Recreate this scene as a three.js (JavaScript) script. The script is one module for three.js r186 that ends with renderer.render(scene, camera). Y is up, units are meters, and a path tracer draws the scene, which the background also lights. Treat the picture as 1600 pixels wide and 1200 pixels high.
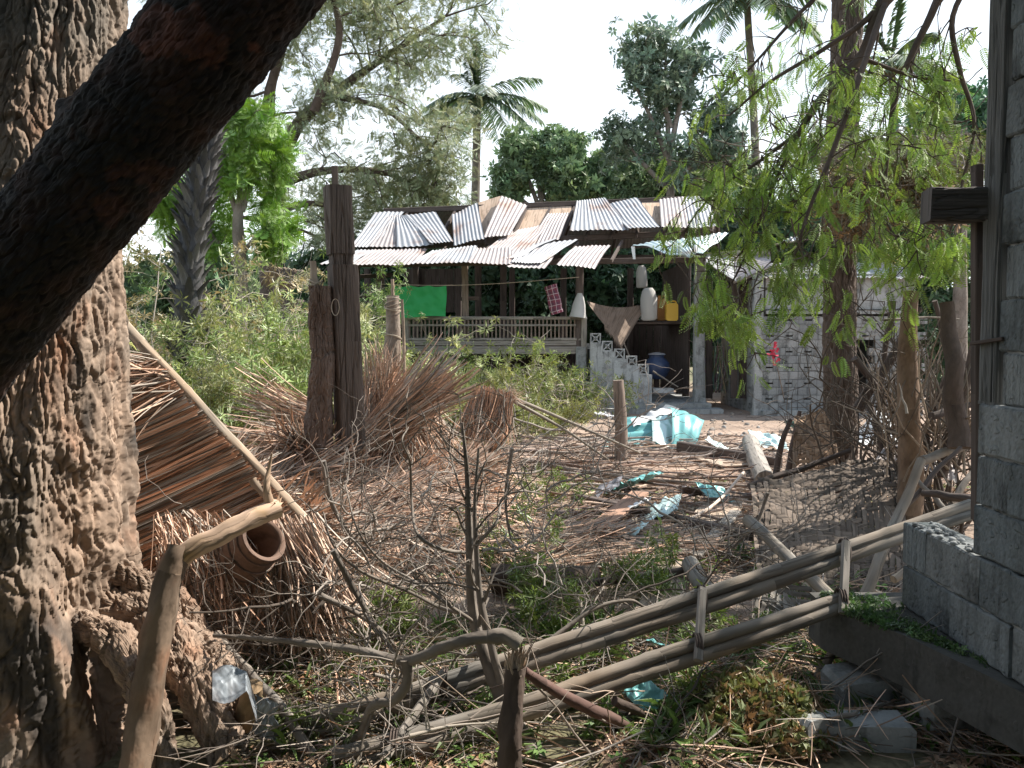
import * as THREE from 'three';
import { ImprovedNoise } from 'three/addons/math/ImprovedNoise.js';

// ---------------------------------------------------------------- camera, sky, sun, exposure
const scene = new THREE.Scene();
const FPX = 1287, HORIZON = 530, EYE = 1.6;                       // focal length in photo pixels, row of the horizon, eye height
const camera = new THREE.PerspectiveCamera(2 * Math.atan(600 / FPX) * 180 / Math.PI, 4 / 3, 0.05, 900);
const PITCH = -Math.atan((600 - HORIZON) / FPX);
camera.position.set(0, EYE, 0);
camera.rotation.x = PITCH;
scene.add(camera);

const TO_SUN = new THREE.Vector3(0.80, 1.0, -0.52).normalize();
{ // hazy bright tropical sky: whitish low down, pale blue overhead, bright veil round the sun
  const W = 512, H = 256, data = new Float32Array(W * H * 4), d = new THREE.Vector3();
  const nz = new ImprovedNoise();
  for (let j = 0; j < H; j++) for (let i = 0; i < W; i++) {
    const phi = (i + 0.5) / W * 2 * Math.PI - Math.PI, th = ((j + 0.5) / H - 0.5) * Math.PI;
    d.set(Math.cos(th) * Math.cos(phi), Math.sin(th), Math.cos(th) * Math.sin(phi));
    const up = Math.max(0, d.y), s = Math.pow(1 - up, 1.9);
    let n = 0; for (let o = 1, a = 0.5; o < 40; o *= 2.1, a *= 0.5) n += a * nz.noise(d.x * 2.2 * o + 4, d.y * 4.5 * o, d.z * 2.2 * o);
    const cl = Math.min(1, Math.max(0, 0.45 + n * 1.1));
    const g = 0.55 * Math.exp((d.dot(TO_SUN) - 1) * 9);
    const k = (j * W + i) * 4;
    const low = d.y < 0 ? 0.35 : 1;
    data[k] = low * (0.17 + 0.80 * s + 0.13 * cl + g);
    data[k + 1] = low * (0.27 + 0.76 * s + 0.11 * cl + g);
    data[k + 2] = low * (0.42 + 0.65 * s + 0.09 * cl + g * 0.95);
    data[k + 3] = 1;
  }
  const t = new THREE.DataTexture(data, W, H, THREE.RGBAFormat, THREE.FloatType);
  t.mapping = THREE.EquirectangularReflectionMapping; t.magFilter = t.minFilter = THREE.LinearFilter; t.needsUpdate = true;
  scene.background = t; scene.environment = t;
}
const sun = new THREE.DirectionalLight(new THREE.Color(1, 0.93, 0.83), 5);
sun.position.copy(TO_SUN).multiplyScalar(60); sun.target.position.set(0, 0, -8);
sun.castShadow = true; sun.shadow.mapSize.set(2048, 2048);
Object.assign(sun.shadow.camera, { left: -30, right: 30, top: 30, bottom: -30, near: 1, far: 140 });
scene.add(sun, sun.target);
const renderer = new THREE.WebGLRenderer({ antialias: true });
renderer.toneMapping = THREE.LinearToneMapping;
renderer.toneMappingExposure = 1.9;
renderer.shadowMap.enabled = true;

// ---------------------------------------------------------------- helpers
const V = (x, y, z) => new THREE.Vector3(x, y, z);
const LIN = (r, g, b) => new THREE.Color().setRGB(r, g, b);
let seed = 12345;
function reseed(s) { seed = s >>> 0; }
function rnd() { seed = (seed + 0x6D2B79F5) >>> 0; let t = seed; t = Math.imul(t ^ (t >>> 15), t | 1); t ^= t + Math.imul(t ^ (t >>> 7), t | 61); return ((t ^ (t >>> 14)) >>> 0) / 4294967296; }
const rr = (a, b) => a + (b - a) * rnd();
const gs = () => (rnd() + rnd() + rnd() - 1.5) / 0.5;            // roughly normal
const clamp = (x, a = 0, b = 1) => Math.min(b, Math.max(a, x));
const mix = (a, b, t) => a + (b - a) * t;
const smooth = (a, b, x) => { const t = clamp((x - a) / (b - a)); return t * t * (3 - 2 * t); };
const NZ = new ImprovedNoise();
const noise = (x, y = 0, z = 0) => NZ.noise(x, y, z);
function fbm(x, y, z, oct = 4) { let s = 0, a = 0.5; for (let i = 0; i < oct; i++) { s += a * NZ.noise(x, y, z); x *= 2.03; y *= 2.03; z *= 2.03; a *= 0.5; } return s; }
// a point of the place: seen along photo pixel (px, py) at depth d metres in front of the lens
function P(px, py, d) {
  const y = (600 - py) / FPX, c = Math.cos(PITCH), s = Math.sin(PITCH);
  const wy = y * c + s, wz = y * s - c, k = d / -wz;
  return V((px - 800) / FPX * k, EYE + wy * k, wz * k);
}
const ground = (x, z) => {
  const far = smooth(-60, -14, z);
  return far * (0.05 * fbm(x * 0.5, 3.1, z * 0.5, 3) + 0.035 * fbm(x * 2.1, 7.7, z * 2.1, 3) + 0.02 * fbm(x * 7, 1.7, z * 7, 2));
};
function G(px, py, h = 0) { const a = P(px, py, 1), dy = a.y - EYE; const k = (h - EYE) / dy; return V(a.x * k, h, a.z * k); }   // where that pixel meets the level h

const names = new Map();
function numbered(n) { const k = names.get(n) || 0; names.set(n, k + 1); return k ? n + '_' + String(k).padStart(3, '0') : n; }
function thing(name, label, category, pos = V(0, 0, 0), group) {
  const o = new THREE.Group(); o.name = numbered(name); o.position.copy(pos); o.userData = { label, category };
  if (group) o.userData.group = group;
  scene.add(o); o.updateMatrixWorld(); return o;
}
function tag(o, label, category, group, kind) { o.userData.label = label; o.userData.category = category; if (group) o.userData.group = group; if (kind) o.userData.kind = kind; return o; }

class MB {                                                        // collects shapes in world metres; build() makes one mesh under its thing
  constructor() { this.p = []; this.u = []; this.c = []; this.i = []; }
  v(p, u = 0, w = 0, c = null) { this.p.push(p.x, p.y, p.z); this.u.push(u, w); if (c) this.c.push(c.r, c.g, c.b); else this.c.push(1, 1, 1); return this.p.length / 3 - 1; }
  quad(a, b, c, d, col, s = 1) {
    const w = a.distanceTo(b) * s, h = a.distanceTo(d) * s;
    const i = this.v(a, 0, 0, col); this.v(b, w, 0, col); this.v(c, w, h, col); this.v(d, 0, h, col);
    this.i.push(i, i + 1, i + 2, i, i + 2, i + 3); return this;
  }
  tri(a, b, c, col) { const i = this.v(a, 0, 0, col); this.v(b, 0.1, 0, col); this.v(c, 0, 0.1, col); this.i.push(i, i + 1, i + 2); return this; }
  // a tube or prism along a path. o: sides, prof [[x,y]..] scaled by radius, hard edges, up, wob, freq, col, cap, u0
  tube(pts, rs, o = {}) {
    const n = pts.length, sides = o.prof ? o.prof.length : (o.sides || 8), hard = !!o.hard;
    const T = [], t0 = V(0, 0, 0);
    for (let k = 0; k < n; k++) T.push(t0.clone().subVectors(pts[Math.min(n - 1, k + 1)], pts[Math.max(0, k - 1)]).normalize());
    let N = (o.up ? o.up.clone() : Math.abs(T[0].y) < 0.9 ? V(0, 1, 0) : V(1, 0, 0.2));
    let len = 0; const rings = [], ph = o.ph || 0, uo = o.u0 === undefined ? rnd() * 3 : o.u0, vo = rnd() * 3;
    for (let k = 0; k < n; k++) {
      N = N.clone().addScaledVector(T[k], -N.dot(T[k])).normalize();
      const B = V(0, 0, 0).crossVectors(T[k], N);
      if (k) len += pts[k].distanceTo(pts[k - 1]);
      const r = Array.isArray(rs) ? (rs.length === n ? rs[k] : mix(rs[0], rs[rs.length - 1], k / (n - 1))) : rs;
      const ring = []; let peri = 0, prev = null;
      for (let s = 0; s <= sides; s++) {
        const a = ph + s % sides / sides * 2 * Math.PI; let x, y;
        if (o.prof) { x = o.prof[s % sides][0]; y = o.prof[s % sides][1]; } else { x = Math.cos(a); y = Math.sin(a); }
        let q = r;
        if (o.wob) { const f = o.freq || 6; q *= 1 + o.wob * fbm(pts[k].x * f + x * 1.3, pts[k].y * f + y * 1.3, pts[k].z * f, 3) * 2; }
        const pt = pts[k].clone().addScaledVector(N, x * q).addScaledVector(B, y * q);
        if (prev) peri += pt.distanceTo(prev); prev = pt;
        const c = o.colf ? o.colf(pt, k / (n - 1), a) : o.col;
        if (hard) { ring.push([pt, peri, len, c]); } else ring.push(this.v(pt, uo + peri, vo + len, c));
      }
      rings.push(ring);
    }
    for (let k = 0; k < n - 1; k++) for (let s = 0; s < sides; s++) {
      if (hard) {
        const [a, b, c, d] = [rings[k][s], rings[k][s + 1], rings[k + 1][s + 1], rings[k + 1][s]];
        const i = this.p.length / 3; for (const q of [a, b, c, d]) this.v(q[0], uo + q[1], vo + q[2], q[3]);
        this.i.push(i, i + 2, i + 1, i, i + 3, i + 2);
      } else { const a = rings[k][s], b = rings[k][s + 1], c = rings[k + 1][s + 1], d = rings[k + 1][s]; this.i.push(a, c, b, a, d, c); }
    }
    if (o.cap !== false) for (const k of o.cap === 'end' ? [n - 1] : [0, n - 1]) {
      const cc = o.capCol || o.col || (o.colf && o.colf(pts[k], k / (n - 1), 0));
      const ci = this.v(pts[k], uo, vo, cc), st = [];
      for (let s = 0; s < sides; s++) { const q = hard ? rings[k][s][0] : V(this.p[rings[k][s] * 3], this.p[rings[k][s] * 3 + 1], this.p[rings[k][s] * 3 + 2]); st.push(this.v(q, uo + (q.x - pts[k].x + q.z - pts[k].z), vo + q.y - pts[k].y, cc)); }
      for (let s = 0; s < sides; s++) k ? this.i.push(ci, st[(s + 1) % sides], st[s]) : this.i.push(ci, st[s], st[(s + 1) % sides]);
    }
    return this;
  }
  // sawn timber from a to b: width w across `up` x height h along `up`, chamfered, slightly uneven
  beam(a, b, w, h, o = {}) {
    const c = o.cham === undefined ? Math.min(w, h) * 0.12 : o.cham, x = h / 2, y = w / 2, n = o.seg || 4;
    const prof = [[x, -y + c], [x, y - c], [x - c, y], [-x + c, y], [-x, y - c], [-x, -y + c], [-x + c, -y], [x - c, -y]];
    const pts = []; for (let k = 0; k <= n; k++) { const q = a.clone().lerp(b, k / n); if (o.bow) q.addScaledVector(o.bowDir || V(0, 1, 0), o.bow * 4 * (k / n) * (1 - k / n)); pts.push(q); }
    return this.tube(pts, 1, { prof, hard: true, up: o.up || V(0, 1, 0), wob: o.wob === undefined ? 0.06 : o.wob, freq: 3, col: o.col, colf: o.colf });
  }
  box(c, sx, sy, sz, o = {}) { // axis box turned by o.q (Quaternion)
    const q = o.q || new THREE.Quaternion(); const ax = V(0, 0, sz / 2).applyQuaternion(q), up = V(0, 1, 0).applyQuaternion(q);
    return this.beam(c.clone().sub(ax), c.clone().add(ax), sx, sy, { ...o, up, seg: o.seg || 1 });
  }
  blade(pts, w, nrm, col) { // narrow ribbon along a path, tapering to its tip
    const n = pts.length; let pi = -1;
    for (let k = 0; k < n; k++) {
      const t = V(0, 0, 0).subVectors(pts[Math.min(n - 1, k + 1)], pts[Math.max(0, k - 1)]).normalize();
      const b = V(0, 0, 0).crossVectors(t, nrm).normalize().multiplyScalar(w * (k === n - 1 ? 0.12 : 1) * 0.5);
      const i = this.v(pts[k].clone().add(b), 0, k * 0.1, col); this.v(pts[k].clone().sub(b), w, k * 0.1, col);
      if (pi >= 0) this.i.push(pi, pi + 1, i + 1, pi, i + 1, i); pi = i;
    }
    return this;
  }
  // surface over a grid: f(u, v) -> point
  grid(nu, nv, f, o = {}) {
    const i0 = this.p.length / 3, su = o.su || 1, sv = o.sv || 1;
    for (let j = 0; j <= nv; j++) for (let i = 0; i <= nu; i++) { const q = f(i / nu, j / nv); this.v(q, i / nu * su, j / nv * sv, o.colf ? o.colf(q, i / nu, j / nv) : o.col); }
    for (let j = 0; j < nv; j++) for (let i = 0; i < nu; i++) { const a = i0 + j * (nu + 1) + i, b = a + 1, c = b + nu + 1, d = c - 1; this.i.push(a, b, c, a, c, d); }
    return this;
  }
  geometry(origin) {
    const g = new THREE.BufferGeometry(), p = new Float32Array(this.p);
    if (origin) for (let k = 0; k < p.length; k += 3) { p[k] -= origin.x; p[k + 1] -= origin.y; p[k + 2] -= origin.z; }
    g.setAttribute('position', new THREE.BufferAttribute(p, 3)); g.setAttribute('uv', new THREE.BufferAttribute(new Float32Array(this.u), 2)); g.setAttribute('color', new THREE.BufferAttribute(new Float32Array(this.c), 3));
    g.setIndex(new THREE.BufferAttribute(new Uint32Array(this.i), 1)); g.computeVertexNormals(); return g;
  }
  build(name, material, parent, kind) { // parent: a thing (Group at its base) or null for the scene
    const top = !parent; let o = V(0, 0, 0), e = parent;
    while (e && e !== scene) { o.add(e.position); e = e.parent; }
    const m = new THREE.Mesh(this.geometry(o), material); m.castShadow = m.receiveShadow = true;
    m.name = top ? numbered(name) : name; (parent || scene).add(m); if (kind) m.userData.kind = kind; return m;
  }
}
function solo(name, mb, material, base, label, category, group) { // a thing that is one mesh, standing at base
  const m = new THREE.Mesh(mb.geometry(base), material); m.position.copy(base); m.castShadow = m.receiveShadow = true; m.name = numbered(name); scene.add(m); return tag(m, label, category, group);
}
// many copies of a small shape as one part
function scatter(name, geo, mat, list, parent, kind = 'stuff') { // list of {p, q, s, c}
  const m = new THREE.InstancedMesh(geo, mat, list.length), M4 = new THREE.Matrix4(), o = V(0, 0, 0), sc = V(1, 1, 1), pp = V(0, 0, 0);
  let e = parent; while (e && e !== scene) { o.add(e.position); e = e.parent; }
  list.forEach((l, i) => { M4.compose(pp.copy(l.p).sub(o), l.q, typeof l.s === 'number' ? sc.set(l.s, l.s, l.s) : sc.copy(l.s)); m.setMatrixAt(i, M4); if (l.c) m.setColorAt(i, l.c); });
  m.castShadow = m.receiveShadow = true; m.name = parent ? name : numbered(name); if (kind) m.userData.kind = kind; (parent || scene).add(m); return m;
}
const Q = new THREE.Quaternion();
function look(dir, roll = 0) { // turns +Y onto dir, spun by roll
  const q = new THREE.Quaternion().setFromUnitVectors(V(0, 1, 0), dir.clone().normalize());
  return q.multiply(new THREE.Quaternion().setFromAxisAngle(V(0, 1, 0), roll));
}
const rdir = () => { const z = rr(-1, 1), a = rnd() * 6.2832, r = Math.sqrt(1 - z * z); return V(r * Math.cos(a), z, r * Math.sin(a)); };
function curve(pts, n) { const c = new THREE.CatmullRomCurve3(pts, false, 'centripetal'); return c.getPoints(n); }
function wander(a, b, n, amp, f = 1.5) { const out = [], ox = rnd() * 50, L = a.distanceTo(b); for (let k = 0; k <= n; k++) { const t = k / n, e = Math.sin(Math.PI * t) * 0.6 + 0.4 * t; out.push(a.clone().lerp(b, t).add(V(noise(ox + t * f * 2, 0.3, 5), noise(ox + t * f * 2, 4.3, 1), noise(ox + t * f * 2, 9.1, 2)).multiplyScalar(amp * L * e))); } return out; }

// ---------------------------------------------------------------- textures (grain, stains and fine relief only)
function pnoise(x, y, per, s) { // noise that repeats every `per` cells
  const xi = Math.floor(x), yi = Math.floor(y), fx = x - xi, fy = y - yi, u = fx * fx * (3 - 2 * fx), v = fy * fy * (3 - 2 * fy);
  const h = (a, b) => { a = ((a % per) + per) % per; b = ((b % per) + per) % per; let n = Math.imul(a * 374761393 + b * 668265263 + s * 974711, 1274126177); n ^= n >>> 13; n = Math.imul(n, 1103515245); return ((n ^ (n >>> 16)) >>> 0) / 4294967296; };
  return mix(mix(h(xi, yi), h(xi + 1, yi), u), mix(h(xi, yi + 1), h(xi + 1, yi + 1), u), v);
}
function pf(u, v, fu, fv, s, oct = 4) { let r = 0, a = 0.5, t = 0; for (let o = 0; o < oct; o++) { const per = Math.max(fu, fv) * (1 << o); r += a * pnoise(u * fu * (1 << o), v * fv * (1 << o), fu === fv ? per : fu * (1 << o) * fv, s + o); t += a; a *= 0.55; } return r / t; }
function tex(n, f, srgb, rep = 1) {
  const d = new Uint8Array(n * n * 4);
  for (let j = 0; j < n; j++) for (let i = 0; i < n; i++) {
    let c = f((i + 0.5) / n, (j + 0.5) / n); if (typeof c === 'number') c = [c, c, c];
    for (let k = 0; k < 3; k++) { let x = clamp(c[k]); if (srgb) x = x < 0.0031308 ? x * 12.92 : 1.055 * Math.pow(x, 1 / 2.4) - 0.055; d[(j * n + i) * 4 + k] = Math.round(x * 255); }
    d[(j * n + i) * 4 + 3] = 255;
  }
  const t = new THREE.DataTexture(d, n, n, THREE.RGBAFormat); t.wrapS = t.wrapT = THREE.RepeatWrapping; t.magFilter = THREE.LinearFilter; t.minFilter = THREE.LinearMipmapLinearFilter; t.generateMipmaps = true;
  if (srgb) t.colorSpace = THREE.SRGBColorSpace; t.repeat.set(rep, rep); t.needsUpdate = true; return t;
}
// grain that runs along v
const grainF = (u, v) => { const w = pf(u, v, 4, 4, 11, 2); return pf(u + 0.02 * w, v, 48, 3, 3, 3) * 0.6 + pf(u, v, 14, 2, 9, 3) * 0.4; };
const T = {
  woodC: tex(512, (u, v) => { const g = grainF(u, v), s = pf(u, v, 5, 5, 21, 4), k = 0.55 + 0.75 * g + 0.3 * (s - 0.5) - (pf(u, v, 40, 2, 33, 2) > 0.66 ? 0.32 : 0); return [k, k * (0.97 + 0.05 * s), k * (0.93 + 0.1 * s)]; }, true, 1.2),
  woodB: tex(512, (u, v) => grainF(u, v) - (pf(u, v, 40, 2, 33, 2) > 0.66 ? 0.35 : 0), false, 1.2),
  barkC: tex(512, (u, v) => { const c = pf(u, v, 10, 4, 5, 5), f = pf(u, v, 40, 24, 8, 3), s = pf(u, v, 4, 4, 41, 4); const k = 0.45 + 0.6 * c + 0.35 * (f - 0.5) + 0.4 * (s - 0.5); return [k, k * (0.93 + 0.12 * s), k * (0.86 + 0.22 * s)]; }, true, 1.3),
  barkB: tex(512, (u, v) => { const r = Math.abs(pf(u, v, 12, 4, 5, 4) - 0.5) * 2; return clamp(0.25 + 1.1 * r) * 0.65 + 0.35 * pf(u, v, 40, 24, 8, 3); }, false, 1.3),
  concC: tex(512, (u, v) => { const c = pf(u, v, 5, 5, 2, 5), f = pf(u, v, 90, 90, 17, 2), st = pf(u, v, 22, 3, 51, 3); const k = 0.6 + 0.55 * c + 0.35 * (f - 0.5) - 0.75 * clamp((st - 0.52) * 4) * c - 0.25 * clamp((pf(u, v, 9, 9, 91, 4) - 0.55) * 6); return [k, k * (0.98 + 0.04 * c), k * (0.95 + 0.07 * c)]; }, true, 0.9),
  concB: tex(512, (u, v) => { const f = pf(u, v, 70, 70, 17, 3); return pf(u, v, 8, 8, 2, 4) * 0.5 + f * 0.5 - (pf(u, v, 36, 36, 77, 2) > 0.74 ? 0.4 : 0); }, false, 0.9),
  dirtC: tex(1024, (u, v) => { const c = pf(u, v, 6, 6, 7, 6), f = pf(u, v, 120, 120, 19, 2), g = pf(u, v, 30, 30, 23, 3); const k = 0.5 + 0.6 * c + 0.5 * (f - 0.5) + 0.3 * (g - 0.5); return [k, k * (0.94 + 0.08 * g), k * (0.88 + 0.14 * g)]; }, true, 0.35),
  dirtB: tex(1024, (u, v) => pf(u, v, 20, 20, 7, 5) * 0.6 + pf(u, v, 120, 120, 19, 2) * 0.4, false, 0.35),
  tinC: tex(512, (u, v) => { const s = pf(u, v, 20, 3, 61, 4), c = pf(u, v, 4, 4, 63, 5), f = pf(u, v, 60, 60, 64, 2); const r = smooth(0.49, 0.72, c * 0.7 + s * 0.3) * (0.7 + 0.5 * f); const k = 0.82 + 0.3 * (c - 0.5) + 0.12 * (f - 0.5); return [mix(k, 0.56, r), mix(k, 0.40, r), mix(k * 1.02, 0.34, r)]; }, true, 0.45),
  plaid: tex(256, (u, v) => { const a = (u * 8) % 1, b = (v * 8) % 1, w = (a < 0.08 || b < 0.08) ? 1 : 0, d = (a > 0.5 ? 0.5 : 0) + (b > 0.5 ? 0.5 : 0); return w ? [0.5, 0.42, 0.44] : [0.22 - 0.1 * d, 0.05, 0.08]; }, true),
};
const std = (c, o = {}) => new THREE.MeshStandardMaterial({ color: c, roughness: 0.9, side: THREE.DoubleSide, vertexColors: true, ...o });
const wood = (c, b = 0.004) => std(c, { map: T.woodC, bumpMap: T.woodB, bumpScale: b });
const bark = (c, b = 0.01) => std(c, { map: T.barkC, bumpMap: T.barkB, bumpScale: b });
const conc = (c, b = 0.003) => std(c, { map: T.concC, bumpMap: T.concB, bumpScale: b });
const tin = (c, o = {}) => std(c, { map: T.tinC, roughness: 0.62, metalness: 0.1, ...o });
const leafy = (c, tr = 0.5) => new THREE.MeshPhysicalMaterial({ color: c, roughness: 0.75, transmission: tr, thickness: 0, side: THREE.DoubleSide, vertexColors: true });
const M = {
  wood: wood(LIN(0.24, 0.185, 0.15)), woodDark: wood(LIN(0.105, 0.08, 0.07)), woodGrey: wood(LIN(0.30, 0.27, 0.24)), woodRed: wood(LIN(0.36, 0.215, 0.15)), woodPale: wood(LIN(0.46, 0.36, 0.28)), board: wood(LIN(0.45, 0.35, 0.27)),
  bamboo: wood(LIN(0.25, 0.215, 0.18), 0.003), bambooPale: wood(LIN(0.36, 0.28, 0.21), 0.003),
  bark: bark(LIN(0.335, 0.27, 0.22)), barkDark: bark(LIN(0.11, 0.078, 0.062)), barkGrey: bark(LIN(0.25, 0.215, 0.185), 0.005), twig: std(LIN(0.27, 0.235, 0.205)), twigPale: std(LIN(0.42, 0.37, 0.31)), twigDark: std(LIN(0.10, 0.08, 0.065)),
  palmBark: bark(LIN(0.09, 0.09, 0.095), 0.006),
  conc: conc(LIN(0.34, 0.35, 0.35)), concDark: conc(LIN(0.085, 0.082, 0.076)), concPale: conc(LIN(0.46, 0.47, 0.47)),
  tin: tin(LIN(0.42, 0.43, 0.445)), tinPink: tin(LIN(0.43, 0.385, 0.37)), tinTeal: std(LIN(0.10, 0.44, 0.44), { roughness: 0.4, metalness: 0.1, map: T.concC }), tinWhite: tin(LIN(0.78, 0.78, 0.77)),
  straw: std(LIN(1, 1, 1), { roughness: 0.85 }), clay: std(LIN(0.21, 0.13, 0.095), { roughness: 0.85, map: T.concC, bumpMap: T.concB, bumpScale: 0.002 }),
  leaf: leafy(LIN(1, 1, 1)), leafFar: std(LIN(1, 1, 1), { roughness: 0.8 }),
  green: std(LIN(0.02, 0.33, 0.09), { roughness: 0.6 }), white: std(LIN(0.72, 0.72, 0.70), { roughness: 0.8 }), cloth: std(LIN(0.46, 0.45, 0.43), { roughness: 0.95 }), plaid: std(LIN(1, 1, 1), { map: T.plaid, roughness: 0.95 }),
  yellow: std(LIN(0.62, 0.38, 0.04), { roughness: 0.5 }), orange: std(LIN(0.42, 0.19, 0.05), { roughness: 0.6 }), blue: std(LIN(0.03, 0.05, 0.11), { roughness: 0.4 }), dark: std(LIN(0.05, 0.045, 0.042)), mat: wood(LIN(0.23, 0.17, 0.13)), wire: std(LIN(0.45, 0.38, 0.30)), red: std(LIN(0.45, 0.04, 0.07)),
  plywood: std(LIN(0.52, 0.38, 0.28), { map: T.woodC }),
};

// ---------------------------------------------------------------- ground
{
  const mb = new MB(), n = 260, f = s => 11 * s + 420 * Math.pow(s, 9);
  const soil = LIN(0.40, 0.30, 0.24), damp = LIN(0.20, 0.15, 0.11), moss = LIN(0.14, 0.15, 0.07);
  const X = u => f(u * 2 - 1), Z = v => -8.5 + f(v * 2 - 1);
  mb.grid(n, n, (u, v) => { const x = X(u), z = Z(v); return V(x, ground(x, z), z); }, {
    colf: q => { const a = 0.5 + fbm(q.x * 0.35 + 9, 0, q.z * 0.35, 4), far = Math.max(smooth(-2, -5, q.x), smooth(-24, -34, q.z), smooth(-4.6, -3.2, q.z) * 0.8); return soil.clone().lerp(damp, clamp(a * 1.2 - 0.45)).lerp(moss, clamp(far * (0.4 + a))); } });
  for (let k = 0; k < mb.p.length / 3; k++) { mb.u[k * 2] = mb.p[k * 3]; mb.u[k * 2 + 1] = mb.p[k * 3 + 2]; }
  const g = mb.build('ground', std(LIN(1, 1, 1), { map: T.dirtC, bumpMap: T.dirtB, bumpScale: 0.03, roughness: 1 }));
  tag(g, 'bare pinkish brown earth of the yard with damp patches', 'ground', null, 'structure');
}

// ---------------------------------------------------------------- big old tree on the left
function cells(x, y, z) { // distances to the nearest two scattered points, and a random number of the nearest
  const xi = Math.floor(x), yi = Math.floor(y), zi = Math.floor(z); let f1 = 9, f2 = 9, id = 0;
  for (let a = -1; a <= 1; a++) for (let b = -1; b <= 1; b++) for (let c = -1; c <= 1; c++) {
    let h = Math.imul((xi + a) * 374761393 + (yi + b) * 668265263 + (zi + c) * 2147483647, 1274126177); h ^= h >>> 15; h = Math.imul(h, 2246822519); h ^= h >>> 13;
    const px = a + (h & 1023) / 1023 - (x - xi), py = b + ((h >>> 10) & 1023) / 1023 - (y - yi), pz = c + ((h >>> 20) & 1023) / 1023 - (z - zi), d = px * px + py * py + pz * pz;
    if (d < f1) { f2 = f1; f1 = d; id = ((h >>> 5) & 255) / 255; } else if (d < f2) f2 = d;
  }
  return [Math.sqrt(f1), Math.sqrt(f2), id];
}
// bark-covered stem along a path, finely displaced
function barkStem(path, radius, nu, nv, relief, colf, th0 = 0) {
  const mb = new MB(), c = new THREE.CatmullRomCurve3(path, false, 'centripetal'), L = c.getLength(), fr = [];
  let N = V(0, 0, 1);
  for (let j = 0; j <= nv; j++) { const t = j / nv, p = c.getPointAt(t), tg = c.getTangentAt(t); N = N.clone().addScaledVector(tg, -N.dot(tg)).normalize(); fr.push([p, N, V(0, 0, 0).crossVectors(tg, N)]); }
  mb.grid(nu, nv, (u, v) => {
    const [p, n, b] = fr[Math.round(v * nv)], a = th0 + (u + 0.55 * Math.sin(u * Math.PI * 2) / (Math.PI * 2)) * Math.PI * 2, d = n.clone().multiplyScalar(Math.cos(a)).addScaledVector(b, Math.sin(a));
    const r = radius(v, a, p); const q = p.clone().addScaledVector(d, r); return q.addScaledVector(d, relief(q, v, a));
  }, { su: 2.2, sv: L, colf });
  return mb;
}
const plates = (q, s = 1) => { // flaking bark plates: cells parted by cracks, each plate standing at its own height
    const w1 = noise(q.x * 9, q.y * 6, q.z * 9), w2 = noise(q.z * 9 + 5, q.y * 6, q.x * 9);
    const x = q.x + 0.03 * w1, z = q.z + 0.03 * w2, y = q.y + 0.03 * w2;
    const [a1, a2, id] = cells(x * 19 * s, y * 4.2 * s, z * 19 * s), [b1, b2, ib] = cells(x * 44 * s, y * 17 * s, z * 44 * s), big = noise(x * 7, y * 1.6, z * 7), fur = Math.abs(noise(x * 15 + 3, y * 1.7, z * 15));
    return 0.010 * (id - 0.5) - 0.010 * smooth(0.14, 0, a2 - a1) + 0.007 * (ib - 0.5) - 0.005 * smooth(0.2, 0, b2 - b1) + 0.018 * big - 0.015 * smooth(0.12, 0, fur) + 0.004 * fbm(x * 70, y * 50, z * 70, 2);
};
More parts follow.
